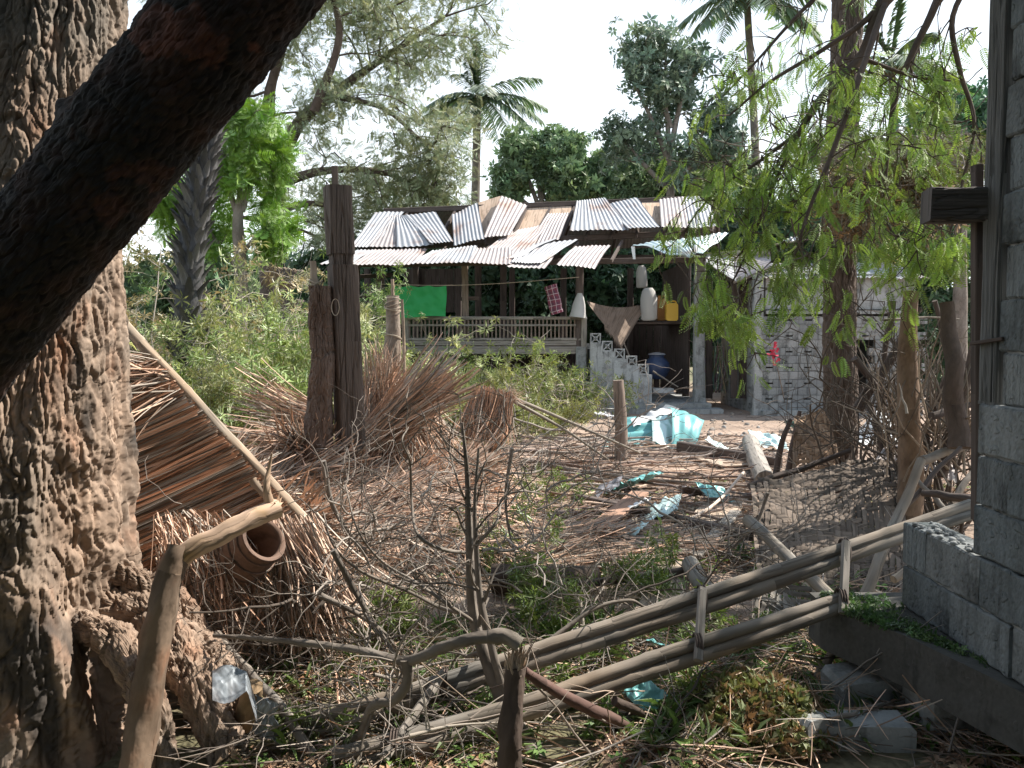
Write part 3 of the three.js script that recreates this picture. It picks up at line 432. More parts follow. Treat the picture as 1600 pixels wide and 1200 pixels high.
// ---------------------------------------------------------------- block house on the right with its collapsed lean-to
{
  reseed(910);
  const D = 17.3, x0 = P(1193, 600, D).x, x1 = P(1425, 600, D).x, t = thing('block_house', 'grey concrete block house with rows of slot vents, beside the stilt house', 'house', V(x0, 0, -D));
  const bw = 0.4, bh = 0.165, yTop = P(0, 488, D).y, rows = Math.round((yTop - 0.1) / bh), doorA = P(1326, 0, D).x, doorB = P(1350, 0, D).x;
  const bg = [0, 1, 2].map(k => { const b = new MB(); b.box(V(0, 0, 0), bw - 0.008, bh - 0.008, 0.14, { cham: 0.006, wob: 0.01 }); return b.geometry(); });
  const bm = [conc(LIN(0.25, 0.26, 0.26)), conc(LIN(0.22, 0.23, 0.235)), conc(LIN(0.29, 0.295, 0.295))];
  const blocks = [];
  for (let r = 0; r < rows; r++) for (let x = x0 + (r % 2 ? -0.1 : 0.1); x < x1; x += bw) {
    if (x + bw / 2 > doorA && x - bw / 2 < doorB && r < 9) continue;
    const vent = r % 2 === 1 && r > 0;
    const m = new THREE.Mesh(bg[Math.floor(rnd() * 3)], bm[Math.floor(rnd() * 3)]); m.name = 'block'; m.castShadow = m.receiveShadow = true;
    m.position.set(x - x0 + rr(-0.003, 0.003), 0.1 + (r + 0.5) * bh, rr(-0.008, 0.008)); m.scale.x = vent ? 0.62 : 1; m.scale.x *= 1; t.add(m);
    if (vent) for (const e of [-1, 1]) { const k = m.clone(); k.position.x += bw * 0.5; k.position.y += e * bh * 0.29; k.scale.set(0.37, 0.41, 1); t.add(k); }
  }
  const add = (n, m, f) => { const b = new MB(); f(b); return b.build(n, m, t); };
  add('footing', M.conc, b => b.box(V((x0 + x1) / 2, 0.05, -D + 0.06), x1 - x0 + 0.2, 0.14, 0.34, { cham: 0.015 }));
  add('corner_post', M.conc, b => b.beam(V(x0 - 0.16, 0, -D + 0.04), V(x0 - 0.16, P(0, 430, D).y, -D + 0.04), 0.2, 0.2, { up: V(0, 0, 1) }));
  add('upper_wall', M.conc, b => b.box(V((x0 + x1) / 2, (yTop + P(0, 428, D).y) / 2 + 0.03, -D - 0.02), x1 - x0, P(0, 428, D).y - yTop - 0.06, 0.1, { cham: 0.004, wob: 0 }));
  add('band', M.conc, b => b.box(V((x0 + x1) / 2, yTop, -D + 0.04), x1 - x0, 0.07, 0.16, { cham: 0.004, wob: 0 }));
  for (const x of [x0, x1]) add('side_wall', M.conc, b => b.box(V(x, 1.45, -D - 1.7), 0.12, 2.9, 3.2, { cham: 0.004, wob: 0 }));
  add('back_wall', M.conc, b => b.box(V((x0 + x1) / 2, 1.45, -D - 3.3), x1 - x0, 2.9, 0.12, { cham: 0.004, wob: 0 }));
  for (let k = 0; k < 7; k++) add('roof_sheet', k % 3 ? M.tin : M.tinPink, b => corr(b, [V(mix(x0 - 0.1, x1 + 0.2, k / 7), 3.35, -D - 1.7), V(mix(x0 - 0.1, x1 + 0.2, (k + 1.04) / 7), 3.35, -D - 1.7), V(mix(x0 - 0.1, x1 + 0.2, (k + 1.04) / 7), 2.86, -D + 0.2), V(mix(x0 - 0.1, x1 + 0.2, k / 7), 2.86, -D + 0.2)], { res: 4, nv: 5 }));
  for (let k = 0; k < 7; k++) add('roof_sheet', k % 3 ? M.tinPink : M.tin, b => corr(b, [V(mix(x0 - 0.1, x1 + 0.2, k / 7), 3.35, -D - 1.72), V(mix(x0 - 0.1, x1 + 0.2, (k + 1.04) / 7), 3.35, -D - 1.72), V(mix(x0 - 0.1, x1 + 0.2, (k + 1.04) / 7), 2.86, -D - 3.6), V(mix(x0 - 0.1, x1 + 0.2, k / 7), 2.86, -D - 3.6)], { res: 4, nv: 5 }));

  const l = thing('lean_to', 'collapsed lean-to of buckled tin sheets between the two houses', 'lean-to', P(1150, 625, 18));
  const al = (n, m, f) => { const b = new MB(); f(b); return b.build(n, m, l); };
  al('roof_sheet', M.tin, b => corr(b, [P(1102, 398, 18.4), P(1104, 410, 17.4), P(1150, 440, 17.4), P(1146, 396, 18.6)], { pitch: 0.14, amp: 0.03 }));
  al('roof_sheet', M.tinPink, b => corr(b, [P(1204, 394, 18.9), P(1204, 416, 17.4), P(1150, 440, 17.4), P(1144, 394, 18.9)], { pitch: 0.15, amp: 0.035 }));
  al('roof_sheet', M.woodDark, b => b.beam(P(1203, 384, 18.2), P(1248, 376, 18.6), 0.9, 0.03));
  al('roof_sheet', M.tin, b => corr(b, [P(1200, 386, 18.8), P(1246, 368, 18.8), P(1252, 384, 18.2), P(1212, 396, 18)], {}));
  for (const [px, d] of [[1147, 18.2], [1172, 18.4], [1108, 19.8]]) al('post', M.woodDark, b => b.beam(P(px, 622, d), P(px, 430, d), px === 1172 ? 0.5 : 0.14, 0.12, { up: V(0, 0, 1) }));
  al('beam', M.woodGrey, b => b.beam(P(1100, 398, 18.3), P(1206, 393, 18.3), 0.07, 0.1)); al('beam', M.woodGrey, b => b.beam(P(1146, 440, 17.5), P(1206, 418, 17.5), 0.06, 0.09));
  al('back_panel', M.woodDark, b => b.box(P(1176, 530, 20.2), 1.1, 2.6, 0.05));
  // stick fence in the gap
  const f = thing('stick_fence', 'grey brushwood fence seen between the concrete column and dark doorway', 'fence', P(1126, 612, 20)), fb = new MB();
  for (let k = 0; k < 150; k++) { const a = P(rr(1090, 1162), rr(608, 614), 20 + rr(-0.15, 0.15)), c = a.clone().add(V(gs() * 0.16, rr(0.7, 1.25), rr(-0.1, 0.1))); fb.tube([a, a.clone().lerp(c, 0.5).add(V(gs() * 0.03, 0, 0)), c], [0.014, 0.006], { sides: 4, col: LIN(...[1, 1, 1].map(() => rr(0.6, 1.3))) }); }
  for (let k = 0; k < 70; k++) { const a = P(rr(1085, 1160), rr(535, 610), 20 + rr(-0.15, 0.1)), c = a.clone().add(V(gs() * 0.3, gs() * 0.2, rr(-0.1, 0.1))); fb.tube([a, c], [0.01, 0.006], { sides: 4 }); }
  fb.build('sticks', M.twigPale, f, 'stuff');
}

// ---------------------------------------------------------------- leaves
function pinnate(pairs, len, lw, ll, droop = 0.25) { // compound leaf along +Y with small leaflets either side
  const b = new MB();
  const at = t => V(0, len * t, -droop * len * t * t);
  b.blade([at(0), at(0.5), at(1)], 0.02 * len, V(0, 0, 1), LIN(0.8, 0.75, 0.5));
  for (let k = 0; k < pairs; k++) for (const s of [-1, 1]) {
    const t = 0.12 + 0.86 * k / (pairs - 1), p = at(t), L = ll * (0.75 + 0.5 * Math.sin(t * 3.1)), d = V(s * 0.88, 0.46, -0.16 + 0.1 * ((k * 7) % 3)).normalize(), w = V(-d.y * s, d.x * s, 0.35).normalize().multiplyScalar(lw / 2);
    const m = p.clone().addScaledVector(d, L * 0.5).add(V(0, 0, 0.05 * L)), e = p.clone().addScaledVector(d, L).add(V(0, 0, -0.12 * L));
    const i = b.v(p), a = b.v(m.clone().add(w)), c = b.v(m.clone().sub(w)), f = b.v(e); b.i.push(i, a, c, a, f, c);
  }
  return b.geometry();
}
function clump(n, size, lw, spread = 1) { // a sprig of broad leaves
  const b = new MB(); reseed(n * 31 + 7);
  for (let k = 0; k < n; k++) {
    const a = k * 2.4 + rr(-0.3, 0.3), y = rr(0, 0.6) * size, d = V(Math.cos(a) * spread, rr(-0.35, 0.7), Math.sin(a) * spread).normalize(), L = size * rr(0.6, 1), p = V(0, y, 0).addScaledVector(d, 0.08 * size);
    const w = V(0, 0, 0).crossVectors(d, V(0, 1, 0)).normalize().multiplyScalar(L * lw / 2), up = V(0, 0, 0).crossVectors(w, d).normalize();
    const m = p.clone().addScaledVector(d, L * 0.45), e = p.clone().addScaledVector(d, L).addScaledVector(up, -0.2 * L), c = LIN(1, 1, 1).multiplyScalar(rr(0.7, 1.25));
    const i = b.v(p, 0, 0, c), r = b.v(m.clone().add(w).addScaledVector(up, 0.08 * L), 0, 0, c), q = b.v(m.clone().addScaledVector(up, -0.03 * L), 0, 0, c), l = b.v(m.clone().sub(w).addScaledVector(up, 0.08 * L), 0, 0, c), f = b.v(e, 0, 0, c);
    b.i.push(i, r, q, i, q, l, r, f, q, q, f, l);
  }
  return b.geometry();
}
const LEAF = { feather: pinnate(11, 1, 0.075, 0.2, 0.4), wide: pinnate(9, 1, 0.09, 0.36, 0.4), fine: pinnate(8, 1, 0.10, 0.36, 0.5), broad: clump(9, 1, 0.42), slim: clump(9, 1, 0.2), tuft: clump(14, 1, 0.12, 0.5) };
{ const [t, list] = globalThis.__oldCrown; delete globalThis.__oldCrown; scatter('crown', LEAF.wide, M.leaf, list, t); }
const hue = (r, g, b, v = 0.3) => { const k = 1 + rr(-v, v), w = rr(-0.12, 0.12); return LIN(r * k * (1 + w), g * k, b * k * (1 - w)); };

function grow(mb, p, dir, len, r, lvl, o, tips) {
  const n = Math.max(3, Math.min(9, Math.round(len / (o.step || 0.4)))), pts = [p.clone()], ds = [dir.clone().normalize()]; let d = dir.clone().normalize(), q = p.clone();
  for (let k = 0; k < n; k++) { d = d.clone().addScaledVector(rdir(), o.bend || 0.25).add(V(0, o.lift || 0, 0)).normalize(); q = q.clone().addScaledVector(d, len / n); pts.push(q); ds.push(d); }
  mb.tube(pts, [r, r * (lvl ? 0.5 : 0.35)], { sides: lvl > 1 ? 7 : lvl ? 5 : 4, wob: lvl > 1 ? 0.1 : 0, cap: false });
  if (lvl > 0) for (let k = 0; k < o.kids[lvl]; k++) { const i = Math.min(n, 1 + Math.floor(rr(0.25, 1) * n)), s = rdir(); s.addScaledVector(ds[i], -s.dot(ds[i])).normalize(); grow(mb, pts[i], ds[i].clone().multiplyScalar(o.along || 0.7).add(s), len * rr(0.4, 0.7), Math.max(o.rmin || 0.004, r * 0.5), lvl - 1, o, tips); }
  for (let k = Math.floor(n * (lvl ? 0.7 : 0.2)); k <= n; k++) tips.push([pts[k], ds[k]]);
}
function foliage(tips, per, size, spread, col, hang = 0) {
  const list = []; for (const [p, d] of tips) for (let k = 0; k < per; k++) list.push({ p: p.clone().addScaledVector(rdir(), spread * Math.sqrt(rnd())), q: look(d.clone().multiplyScalar(0.5).add(rdir()).add(V(0, -hang, 0)), rnd() * 6.28), s: size * rr(0.45, 1.45), c: hue(...col) });
  return list;
}
// a tree from its limbs: [[points...], r0, r1]; twigs sprout along every limb after the first (the trunk)
function tree(name, label, base, limbs, o, category = 'tree', group) {
  const t = thing(name, label, category, base, group), trunk = new MB(), tips = [];
  limbs.forEach(([pts, r0, r1, n], i) => {
    const c = curve(pts, Math.max(6, pts.length * 5)); trunk.tube(c, [r0, r1], { sides: r0 > 0.1 ? 12 : 7, wob: 0.12, freq: o.freq || 2 });
    if (i || limbs.length === 1 || o.trunkTwigs) for (let k = 0; k < (n || o.twigs || 10); k++) { const j = Math.min(c.length - 1, Math.floor(rr(o.from || 0.25, 1.05) * (c.length - 1))), d = c[Math.min(c.length - 1, j + 1)].clone().sub(c[Math.max(0, j - 1)]).normalize(); grow(trunk, c[j], d.multiplyScalar(0.6).add(rdir()).add(V(0, o.rise || 0, 0)), o.len * rr(0.5, 1.2), Math.max(r1 * 0.8, o.rmin || 0.01), o.lvl, o, tips); }
  });
  trunk.build('trunk', o.bark || M.barkGrey, t);
  if (o.leaf) scatter('crown', LEAF[o.leaf], o.mat || M.leaf, foliage(o.keep ? tips.filter(() => rnd() < o.keep) : tips, o.per, o.size, o.spread, o.col, o.hang || 0), t);
  return t;
}
const at = (d, ...l) => l.map(([x, y]) => P(x, y, d));
const foot = (px, d) => { const x = (px - 800) / FPX * d; return V(x, ground(x, -d), -d); };
const stem = (px, d, ...l) => [foot(px, d), ...at(d, ...l)];

// feathery spreading tree behind the house
reseed(41);
{
  const d = 27;
  tree('rain_tree', 'large feathery grey-green tree with dark spreading limbs, left of the house', foot(432, d), [
    [stem(425, d, [428, 430], [428, 330], [432, 260]), 0.5, 0.32],
    [at(d, [432, 262], [470, 190], [530, 140], [600, 90], [690, 30]), 0.26, 0.05, 15], [at(d, [434, 250], [420, 160], [445, 60], [470, -60]), 0.24, 0.06, 13],
    [at(d, [430, 290], [500, 268], [600, 270], [700, 318]), 0.18, 0.03, 15], [at(d, [428, 330], [490, 318], [530, 330], [560, 380]), 0.13, 0.03, 6],
    [at(d, [432, 270], [385, 190], [375, 80], [350, -60]), 0.22, 0.05, 13], [at(d - 2, [490, 175], [530, 60], [520, -30], [560, -120]), 0.14, 0.04, 13],
    [at(d, [428, 350], [380, 340], [440, 350], [500, 372], [545, 400]), 0.08, 0.03, 5], [at(d + 2, [600, 90], [640, 60], [700, 20], [720, -60]), 0.07, 0.02, 7], [at(d - 1, [520, 150], [600, 170], [660, 220], [700, 240]), 0.1, 0.02, 12],
  ], { twigs: 11, len: 1.9, lvl: 1, kids: [0, 4, 3], bend: 0.28, step: 0.5, rmin: 0.022, leaf: 'fine', per: 8, size: 0.26, spread: 0.75, col: [0.28, 0.32, 0.17, 0.35], hang: 0.35, bark: M.barkDark, lift: -0.02 });
}
// fresh green tree close behind the palm trunk
reseed(42);
tree('neem_tree', 'bright fresh green tree just behind the scaly palm trunk', foot(372, 15), [
  [stem(372, 15, [376, 430], [372, 340], [378, 300]), 0.14, 0.07], [at(15, [378, 330], [400, 260], [420, 220]), 0.06, 0.02, 9], [at(15, [372, 340], [350, 260], [355, 200]), 0.06, 0.02, 9], [at(15, [376, 400], [400, 370], [425, 350]), 0.05, 0.015, 9], [at(15, [374, 350], [376, 260], [380, 190]), 0.05, 0.02, 8], [at(15.5, [372, 420], [340, 380], [300, 330], [250, 310]), 0.05, 0.02, 14], [at(15.5, [300, 330], [240, 290], [200, 260]), 0.03, 0.01, 10],
], { len: 0.5, lvl: 1, kids: [0, 3], bend: 0.3, step: 0.2, rmin: 0.008, leaf: 'wide', per: 4, size: 0.24, spread: 0.18, col: [0.20, 0.36, 0.035, 0.3], hang: 0.5 });

// scaly palm trunk
{
  reseed(43); const d = 10.5, b = foot(292, d), t = thing('palmyra_palm', 'dark palm trunk covered in old leaf stubs, left of the house', 'palm', b);
  const top = P(338, 60, d).add(V(0.25, 3.2, 0)), c = curve([b, P(297, 420, d), P(312, 300, d), P(326, 190, d), top], 40), tr = new MB();
  tr.tube(c, [0.17, 0.14], { sides: 18, wob: 0.1 }); tr.build('trunk', M.palmBark, t);
  const gm = []; for (let k = 0; k < 4; k++) { const s = new MB(), w = 0.10 + 0.012 * k, L = 0.2 + 0.03 * k; // old leaf base: a curved, split scale standing off the trunk
    s.grid(4, 4, (u, v) => V((u - 0.5) * w * (1 - 0.75 * v * v), L * v, 0.03 + 0.11 * v * v - 0.05 * Math.pow(u * 2 - 1, 2) * (1 - v) + 0.02 * k * v)); s.grid(4, 4, (u, v) => V((0.5 - u) * w * (1 - 0.75 * v * v), L * v, 0.012 + 0.11 * v * v - 0.05 * Math.pow(u * 2 - 1, 2) * (1 - v) + 0.02 * k * v)); gm.push(s.geometry()); }
  const mats = [0.07, 0.11, 0.17].map(k => wood(LIN(k, k * 0.97, k * 0.98), 0.003));
  for (let r = 0; r < 34; r++) for (let k = 0; k < 8; k++) {
    const p = c[Math.min(40, Math.round(2 + r * 0.86))], a = k / 8 * 6.283 + r * 0.41 + rr(-0.15, 0.15), m = new THREE.Mesh(gm[Math.floor(rnd() * 4)], mats[Math.floor(rnd() * 3)]);
    m.name = 'leaf_base'; m.castShadow = m.receiveShadow = true; m.position.copy(p).sub(b).add(V(Math.sin(a) * 0.14, rr(-0.05, 0.05), Math.cos(a) * 0.14)); m.rotation.set(0, a, 0); m.scale.setScalar(rr(0.6, 1.05)); t.add(m);
  }
  const cr = new MB(); for (let k = 0; k < 16; k++) { const a = k * 2.4, e = rr(-0.3, 0.9), dir = V(Math.cos(a), e, Math.sin(a)).normalize(), hub = top.clone().addScaledVector(dir, 0.9); cr.tube([top, hub], [0.03, 0.02], { sides: 5 }); const s = V(0, 0, 0).crossVectors(dir, V(0, 1, 0)).normalize(), up = V(0, 0, 0).crossVectors(s, dir); for (let f = -8; f <= 8; f++) { const q = dir.clone().applyAxisAngle(up, f * 0.14).multiplyScalar(0.75).add(V(0, -0.12, 0)); cr.blade([hub, hub.clone().addScaledVector(q, 0.5), hub.clone().add(q).add(V(0, -0.1, 0))], 0.07, up, LIN(0.08, 0.13, 0.05)); } }
  cr.build('crown', M.leaf, t);
}

// coconut palms
function frond(mb, p, dir, len, droop, w = 0.36, col = [0.10, 0.17, 0.06]) {
  const side = V(0, 0, 0).crossVectors(dir, V(0, 1, 0)).normalize(), pts = []; for (let k = 0; k <= 14; k++) { const t = k / 14; pts.push(p.clone().addScaledVector(dir, len * t).add(V(0, -droop * len * t * t, 0))); }
  mb.tube(pts, [0.035, 0.008], { sides: 5, col: LIN(0.3, 0.3, 0.14), cap: false });
  for (let k = 0; k < 46; k++) for (const s of [-1, 1]) { const t = 0.08 + 0.92 * k / 46, f = t * 14, i = Math.floor(f), q = pts[i].clone().lerp(pts[Math.min(14, i + 1)], f - i), tg = pts[Math.min(14, i + 1)].clone().sub(pts[i]).normalize(), L = w * len * (0.25 + Math.sin(Math.PI * Math.min(1, t * 0.9 + 0.08))) * 0.8 * rr(0.8, 1.15); const e = q.clone().addScaledVector(side, s * L * 0.7).addScaledVector(tg, L * 0.45).add(V(0, -L * rr(0.2, 0.55), 0)); mb.blade([q, q.clone().lerp(e, 0.5).add(V(0, L * 0.08, 0)), e], 0.085, V(0, 1, 0.2), hue(...col, 0.35)); }
}
function palm(label, base, top, r, fronds, len) {
  const t = thing('coconut_palm', label, 'palm', base, 'coconut palms'), tr = new MB(); tr.tube(curve([base, base.clone().lerp(top, 0.5).add(V(0.25, 0, 0)), top], 20), [r * 1.3, r * 0.8], { sides: 10, wob: 0.06 }); tr.build('trunk', M.barkGrey, t);
  for (const [x, y, z, dr, l] of fronds) { const f = new MB(); frond(f, top, V(x, y, z).normalize(), len * (l || 1), dr); f.build('frond', M.leaf, t); }
  const n = new MB(); for (let k = 0; k < 7; k++) { const a = k * 0.9, c = top.clone().add(V(Math.cos(a) * 0.28, -0.28, Math.sin(a) * 0.28)); n.tube([c.clone().add(V(0, 0.13, 0)), c.clone().add(V(0, 0.08, 0)), c, c.clone().add(V(0, -0.1, 0)), c.clone().add(V(0, -0.13, 0))], [0.01, 0.09, 0.12, 0.08, 0.01], { sides: 9 }); } n.build('coconuts', std(LIN(0.2, 0.16, 0.06)), t);
}
reseed(44);
palm('coconut palm with wind-twisted fronds, rising behind the tin roof', foot(716, 36), P(746, 150, 36), 0.2, [[-0.1, 1, 0.1, 0.1, 1.05], [0.12, 1, -0.2, 0.1, 0.8], [-0.02, 1, 0.25, 0.15, 1.0], [0.06, 1, 0.1, 0.2, 0.85], [-0.2, 1, 0.1, 0.3, 0.75], [0.85, 0.55, 0.1, 0.35, 1.05], [1, 0.25, 0, 0.42, 1], [1, 0.1, 0.3, 0.55, 0.95], [0.8, -0.1, 0.4, 0.6, 0.9], [0.4, -0.2, 0.5, 0.6, 0.8], [-0.8, 0.25, 0.2, 0.6, 0.8], [-1, 0.05, 0, 0.5, 0.85], [-0.6, -0.1, 0.5, 0.7, 0.8], [-0.2, -0.3, 0.6, 0.6, 0.75], [0.3, 0.1, -1, 0.5], [-0.4, 0.2, -1, 0.5], [0.2, 0.5, 0.9, 0.7, 0.8], [-0.4, 0.7, 0.3, 0.5, 0.7]], 3.1);
palm('tall coconut palm with crown cut by the top edge', foot(1176, 29), P(1166, -18, 29), 0.14, [[-1, -0.15, 0.1, 0.45], [-0.8, -0.4, 0.4, 0.4], [-0.5, -0.5, 0.5, 0.5, 0.8], [1, -0.1, 0, 0.5], [0.8, -0.3, 0.4, 0.5], [0.6, -0.5, 0.6, 0.4, 0.8], [-1, 0.4, 0, 0.4], [1, 0.4, 0, 0.4], [0, 1, 0.2, 0.2], [0.2, 0.5, -1, 0.4], [-0.3, 0.3, -1, 0.4], [0.1, -0.2, 1, 0.5], [0.9, 0.1, 0.5, 0.5]], 2.6);
palm('coconut palm half hidden behind the hanging branches on the right', foot(1395, 26), P(1392, 95, 26), 0.13, [[-1, 0.3, 0.1, 0.6], [1, 0.2, 0.1, 0.6], [-0.5, 0.8, 0.1, 0.5], [0.6, 0.8, 0, 0.5], [0.1, 1, 0, 0.2], [0.7, -0.2, 0.5, 0.5], [-0.7, -0.2, 0.5, 0.5], [0.2, 0.2, -1, 0.4], [0.1, 0.1, 1, 0.6]], 2.5);

// broadleaf trees behind the house
const clumpTree = (name, label, px, d, limbs, col, o = {}) => tree(name, label, foot(px, d), [[stem(px, d, [px + 2, limbs[0][0][1]]), (o.r || 0.2), (o.r || 0.2) * 0.6], ...limbs.map(l => [at(d, [px + 2, l[0][1]], ...l.slice(1)), (o.r || 0.2) * 0.5, 0.03, o.n])], { len: o.len || 0.9, lvl: 1, kids: [0, 3], bend: 0.3, step: 0.3, rmin: 0.012, leaf: o.leaf || 'broad', per: o.per || 4, size: o.size || 0.28, spread: o.spread || 0.35, col, bark: M.barkGrey, rise: 0.2, mat: o.mat }, 'tree', 'trees behind the house');
reseed(45);
clumpTree('broadleaf_tree', 'round-topped mid green tree behind the roof, next to the coconut palm', 842, 31, [[[842, 330], [820, 270], [800, 250]], [[842, 320], [860, 260], [880, 235]], [[842, 310], [842, 250], [845, 222]], [[842, 330], [880, 290], [892, 270]], [[842, 335], [800, 300], [790, 290]]], [0.2, 0.3, 0.14, 0.35], { len: 0.75, n: 8, per: 4 });
clumpTree('broadleaf_tree', 'low bushy tree showing above the middle of the roof ridge', 955, 31, [[[955, 340], [920, 300], [905, 295]], [[955, 330], [950, 290], [950, 272]], [[955, 335], [985, 290], [1000, 275]], [[955, 345], [900, 310], [880, 300]]], [0.2, 0.3, 0.14, 0.35], { len: 0.8, n: 9, per: 4 });
clumpTree('broadleaf_tree', 'tall open tree with sparse dark leaves, right of the white sky gap', 1046, 27, [[[1046, 250], [1040, 160], [1040, 70]], [[1046, 260], [1010, 170], [985, 120]], [[1046, 230], [1070, 140], [1090, 110]], [[1046, 280], [1090, 220], [1120, 180]], [[1046, 300], [1000, 250], [985, 230]], [[1046, 200], [1020, 120], [1000, 100]], [[1046, 290], [1080, 260], [1130, 250]]], [0.17, 0.24, 0.16, 0.35], { len: 0.8, n: 7, per: 2, size: 0.24, spread: 0.5, r: 0.2 });
clumpTree('broadleaf_tree', 'dense dark tree above the right end of the tin roof', 1060, 29, [[[1060, 340], [1020, 300], [1000, 290]], [[1060, 330], [1050, 290], [1040, 270]], [[1060, 335], [1090, 290], [1110, 280]], [[1060, 345], [1130, 310], [1160, 300]], [[1060, 345], [1020, 320], [985, 320]]], [0.19, 0.28, 0.13, 0.35], { len: 0.9, n: 10, per: 4 });
clumpTree('broadleaf_tree', 'blue-green tree showing beside the tall concrete wall', 1500, 20, [[[1500, 300], [1480, 240], [1470, 215]], [[1500, 300], [1520, 230], [1540, 200]], [[1500, 310], [1500, 250], [1505, 215]], [[1500, 330], [1450, 280], [1420, 270]]], [0.07, 0.17, 0.07, 0.35], { len: 0.8, n: 9, per: 4, size: 0.26 });
// darker growth behind the houses, seen through the open storey
const back = [[560, 26, 430, 'thin green tree seen through the left end of the open storey'], [700, 26, 420, 'leafy tree behind the green sheet and middle posts'], [800, 25, 415, 'dark leafy tree seen through the open storey right of the pale post'], [890, 26, 410, 'dark leafy tree behind the hanging plaid cloth'], [985, 26, 400, 'dark tree with sky glints behind the hanging mat'], [1130, 25, 370, 'dark tree rising behind the collapsed lean-to'], [1235, 25, 350, 'tree top showing above the block house roof'], [1330, 24, 340, 'tree standing behind the block house, right of the bare trunk'], [1440, 24, 390, 'dark tree at the right, behind the leaning poles']];
for (const [px, d, y, lab] of back) clumpTree('broadleaf_tree', lab, px, d, [[[px, y + 90], [px - 30, y + 40], [px - 45, y + 10]], [[px, y + 80], [px + 5, y + 30], [px, y - 10]], [[px, y + 90], [px + 30, y + 40], [px + 48, y + 15]], [[px, y + 130], [px - 30, y + 100], [px - 50, y + 90]], [[px, y + 130], [px + 30, y + 110], [px + 50, y + 100]], [[px, y + 170], [px + 20, y + 160], [px - 40, y + 150]]], [0.07, 0.15, 0.06, 0.4], { len: 0.8, n: 9, per: 5, size: 0.3, spread: 0.4, r: 0.14 });
// wood beyond everything, one mass
{
  reseed(46); const l = []; for (let k = 0; k < 15000; k++) { const a = rr(-0.95, 0.95), d = rr(48, 75), x = Math.tan(a) * d, hgt = 3.2 + 2.6 * fbm(x * 0.09, 1, d * 0.05, 3) + (x < -14 ? 3.5 : 0), y = Math.pow(rnd(), 0.7) * hgt; l.push({ p: V(x, y, -d), q: look(rdir(), rnd() * 6), s: rr(0.6, 1.1), c: hue(0.07, 0.12, 0.05, 0.4) }); }
  tag(scatter('far_wood', LEAF.broad, M.leafFar, l, null), 'low green wood far beyond the houses', 'wood');
}

// thicket of shrubs and dry brush on the left
function shrub(name, label, base, w, h, nT, o, group) {
  const t = thing(name, label, o.cat || 'shrub', base, group), mb = new MB(), tips = [];
  for (let k = 0; k < nT; k++) { const p = base.clone().add(V(gs() * w * 0.35, 0, gs() * w * 0.3)); p.y = ground(p.x, p.z) - 0.02; grow(mb, p, V(gs() * (o.splay || 0.5), 1, gs() * (o.splay || 0.5)), h * rr(0.6, 1.1), o.r || 0.012, o.lvl === undefined ? 2 : o.lvl, { kids: [0, o.k1 || 4, o.k2 || 4], bend: o.bend || 0.3, step: 0.15, rmin: o.rmin || 0.003, lift: o.lift || 0 }, tips); }
  mb.build('stems', o.stem || M.twigPale, t, 'stuff');
  if (o.leaf) scatter('leaves', LEAF[o.leaf], o.mat || M.leaf, foliage(tips.filter(() => rnd() < (o.keep || 1)), o.per || 2, o.size, o.spread || 0.1, o.col, o.hang || 0), t);
  return t;
}
reseed(47);
const shrubs = [
  [225, 12, 2.99, 1.60, 'dry brown shrub beside the trunk of the old tree', { keep: 0.5, col: [0.36, 0.30, 0.14, 0.3], stem: M.twigPale }],
  [262, 9.5, 1.56, 1.40, 'yellow-green shrub above the top of the leaning pole', { keep: 0.5, col: [0.33, 0.36, 0.12, 0.3] }],
  [330, 9.5, 1.62, 1.30, 'twiggy green shrub in front of the scaly palm trunk', { keep: 0.55, col: [0.30, 0.39, 0.11, 0.3] }],
  [395, 10, 1.56, 1.50, 'grey twigged shrub right of the scaly palm trunk', { keep: 0.45, col: [0.33, 0.38, 0.14, 0.3] }],
  [455, 11, 1.82, 1.50, 'pale shrub left of the round log post', { keep: 0.5, col: [0.36, 0.39, 0.14, 0.3] }],
  [300, 13, 2.08, 1.60, 'leafy shrub behind the scaly palm trunk', { keep: 0.5, col: [0.22, 0.34, 0.08, 0.3] }],
  [420, 14, 1.95, 1.70, 'tall pale shrub below the small thatched roof', { keep: 0.55, col: [0.27, 0.35, 0.11, 0.3] }],
  [560, 14, 1.69, 1.40, 'shrub between the square post and the house corner', { keep: 0.55, col: [0.30, 0.36, 0.11, 0.3] }],
  [345, 8, 0.79, 1.20, 'low dry shrub above the thatch panel', { keep: 0.6, col: [0.36, 0.36, 0.15, 0.3] }],
  [440, 8.6, 0.84, 1.20, 'low grassy shrub left of the round log post foot', { keep: 0.5, col: [0.33, 0.39, 0.11, 0.3] }],
  [500, 17, 2.47, 1.80, 'bush in front of the left corner of the house', { keep: 0.5, col: [0.21, 0.31, 0.08, 0.3] }],
];
for (const [px, d, h, w, lab, o] of shrubs) shrub('wild_shrub', lab, foot(px, d), w, h, 13, { leaf: 'slim', size: 0.11, spread: 0.07, per: 2, r: 0.013, k1: 4, k2: 4, splay: 0.7, ...o }, 'shrubs in the thicket');
reseed(147);
for (const [px, d, h, w, lab] of [[250, 11, 2.4, 1.3, 'bare pale brush above the slanting pole top'], [300, 8.8, 0.9, 1.2, 'bare pale brush before the scaly palm foot'], [385, 9.2, 1.1, 1.3, 'bare grey brush over the thatch panel middle'], [450, 9.6, 1.0, 1.2, 'bare grey brush left of the log post'], [350, 12, 2.2, 1.4, 'tall bare brush right of the scaly palm'], [575, 11, 1.1, 1.0, 'bare brush right of the square post']]) shrub('dry_brush', lab, foot(px, d), w, h, 24, { r: 0.012, rmin: 0.0035, k1: 5, k2: 4, splay: 1.1, bend: 0.42, lift: -0.06, cat: 'brush' }, 'bare brush in the thicket');
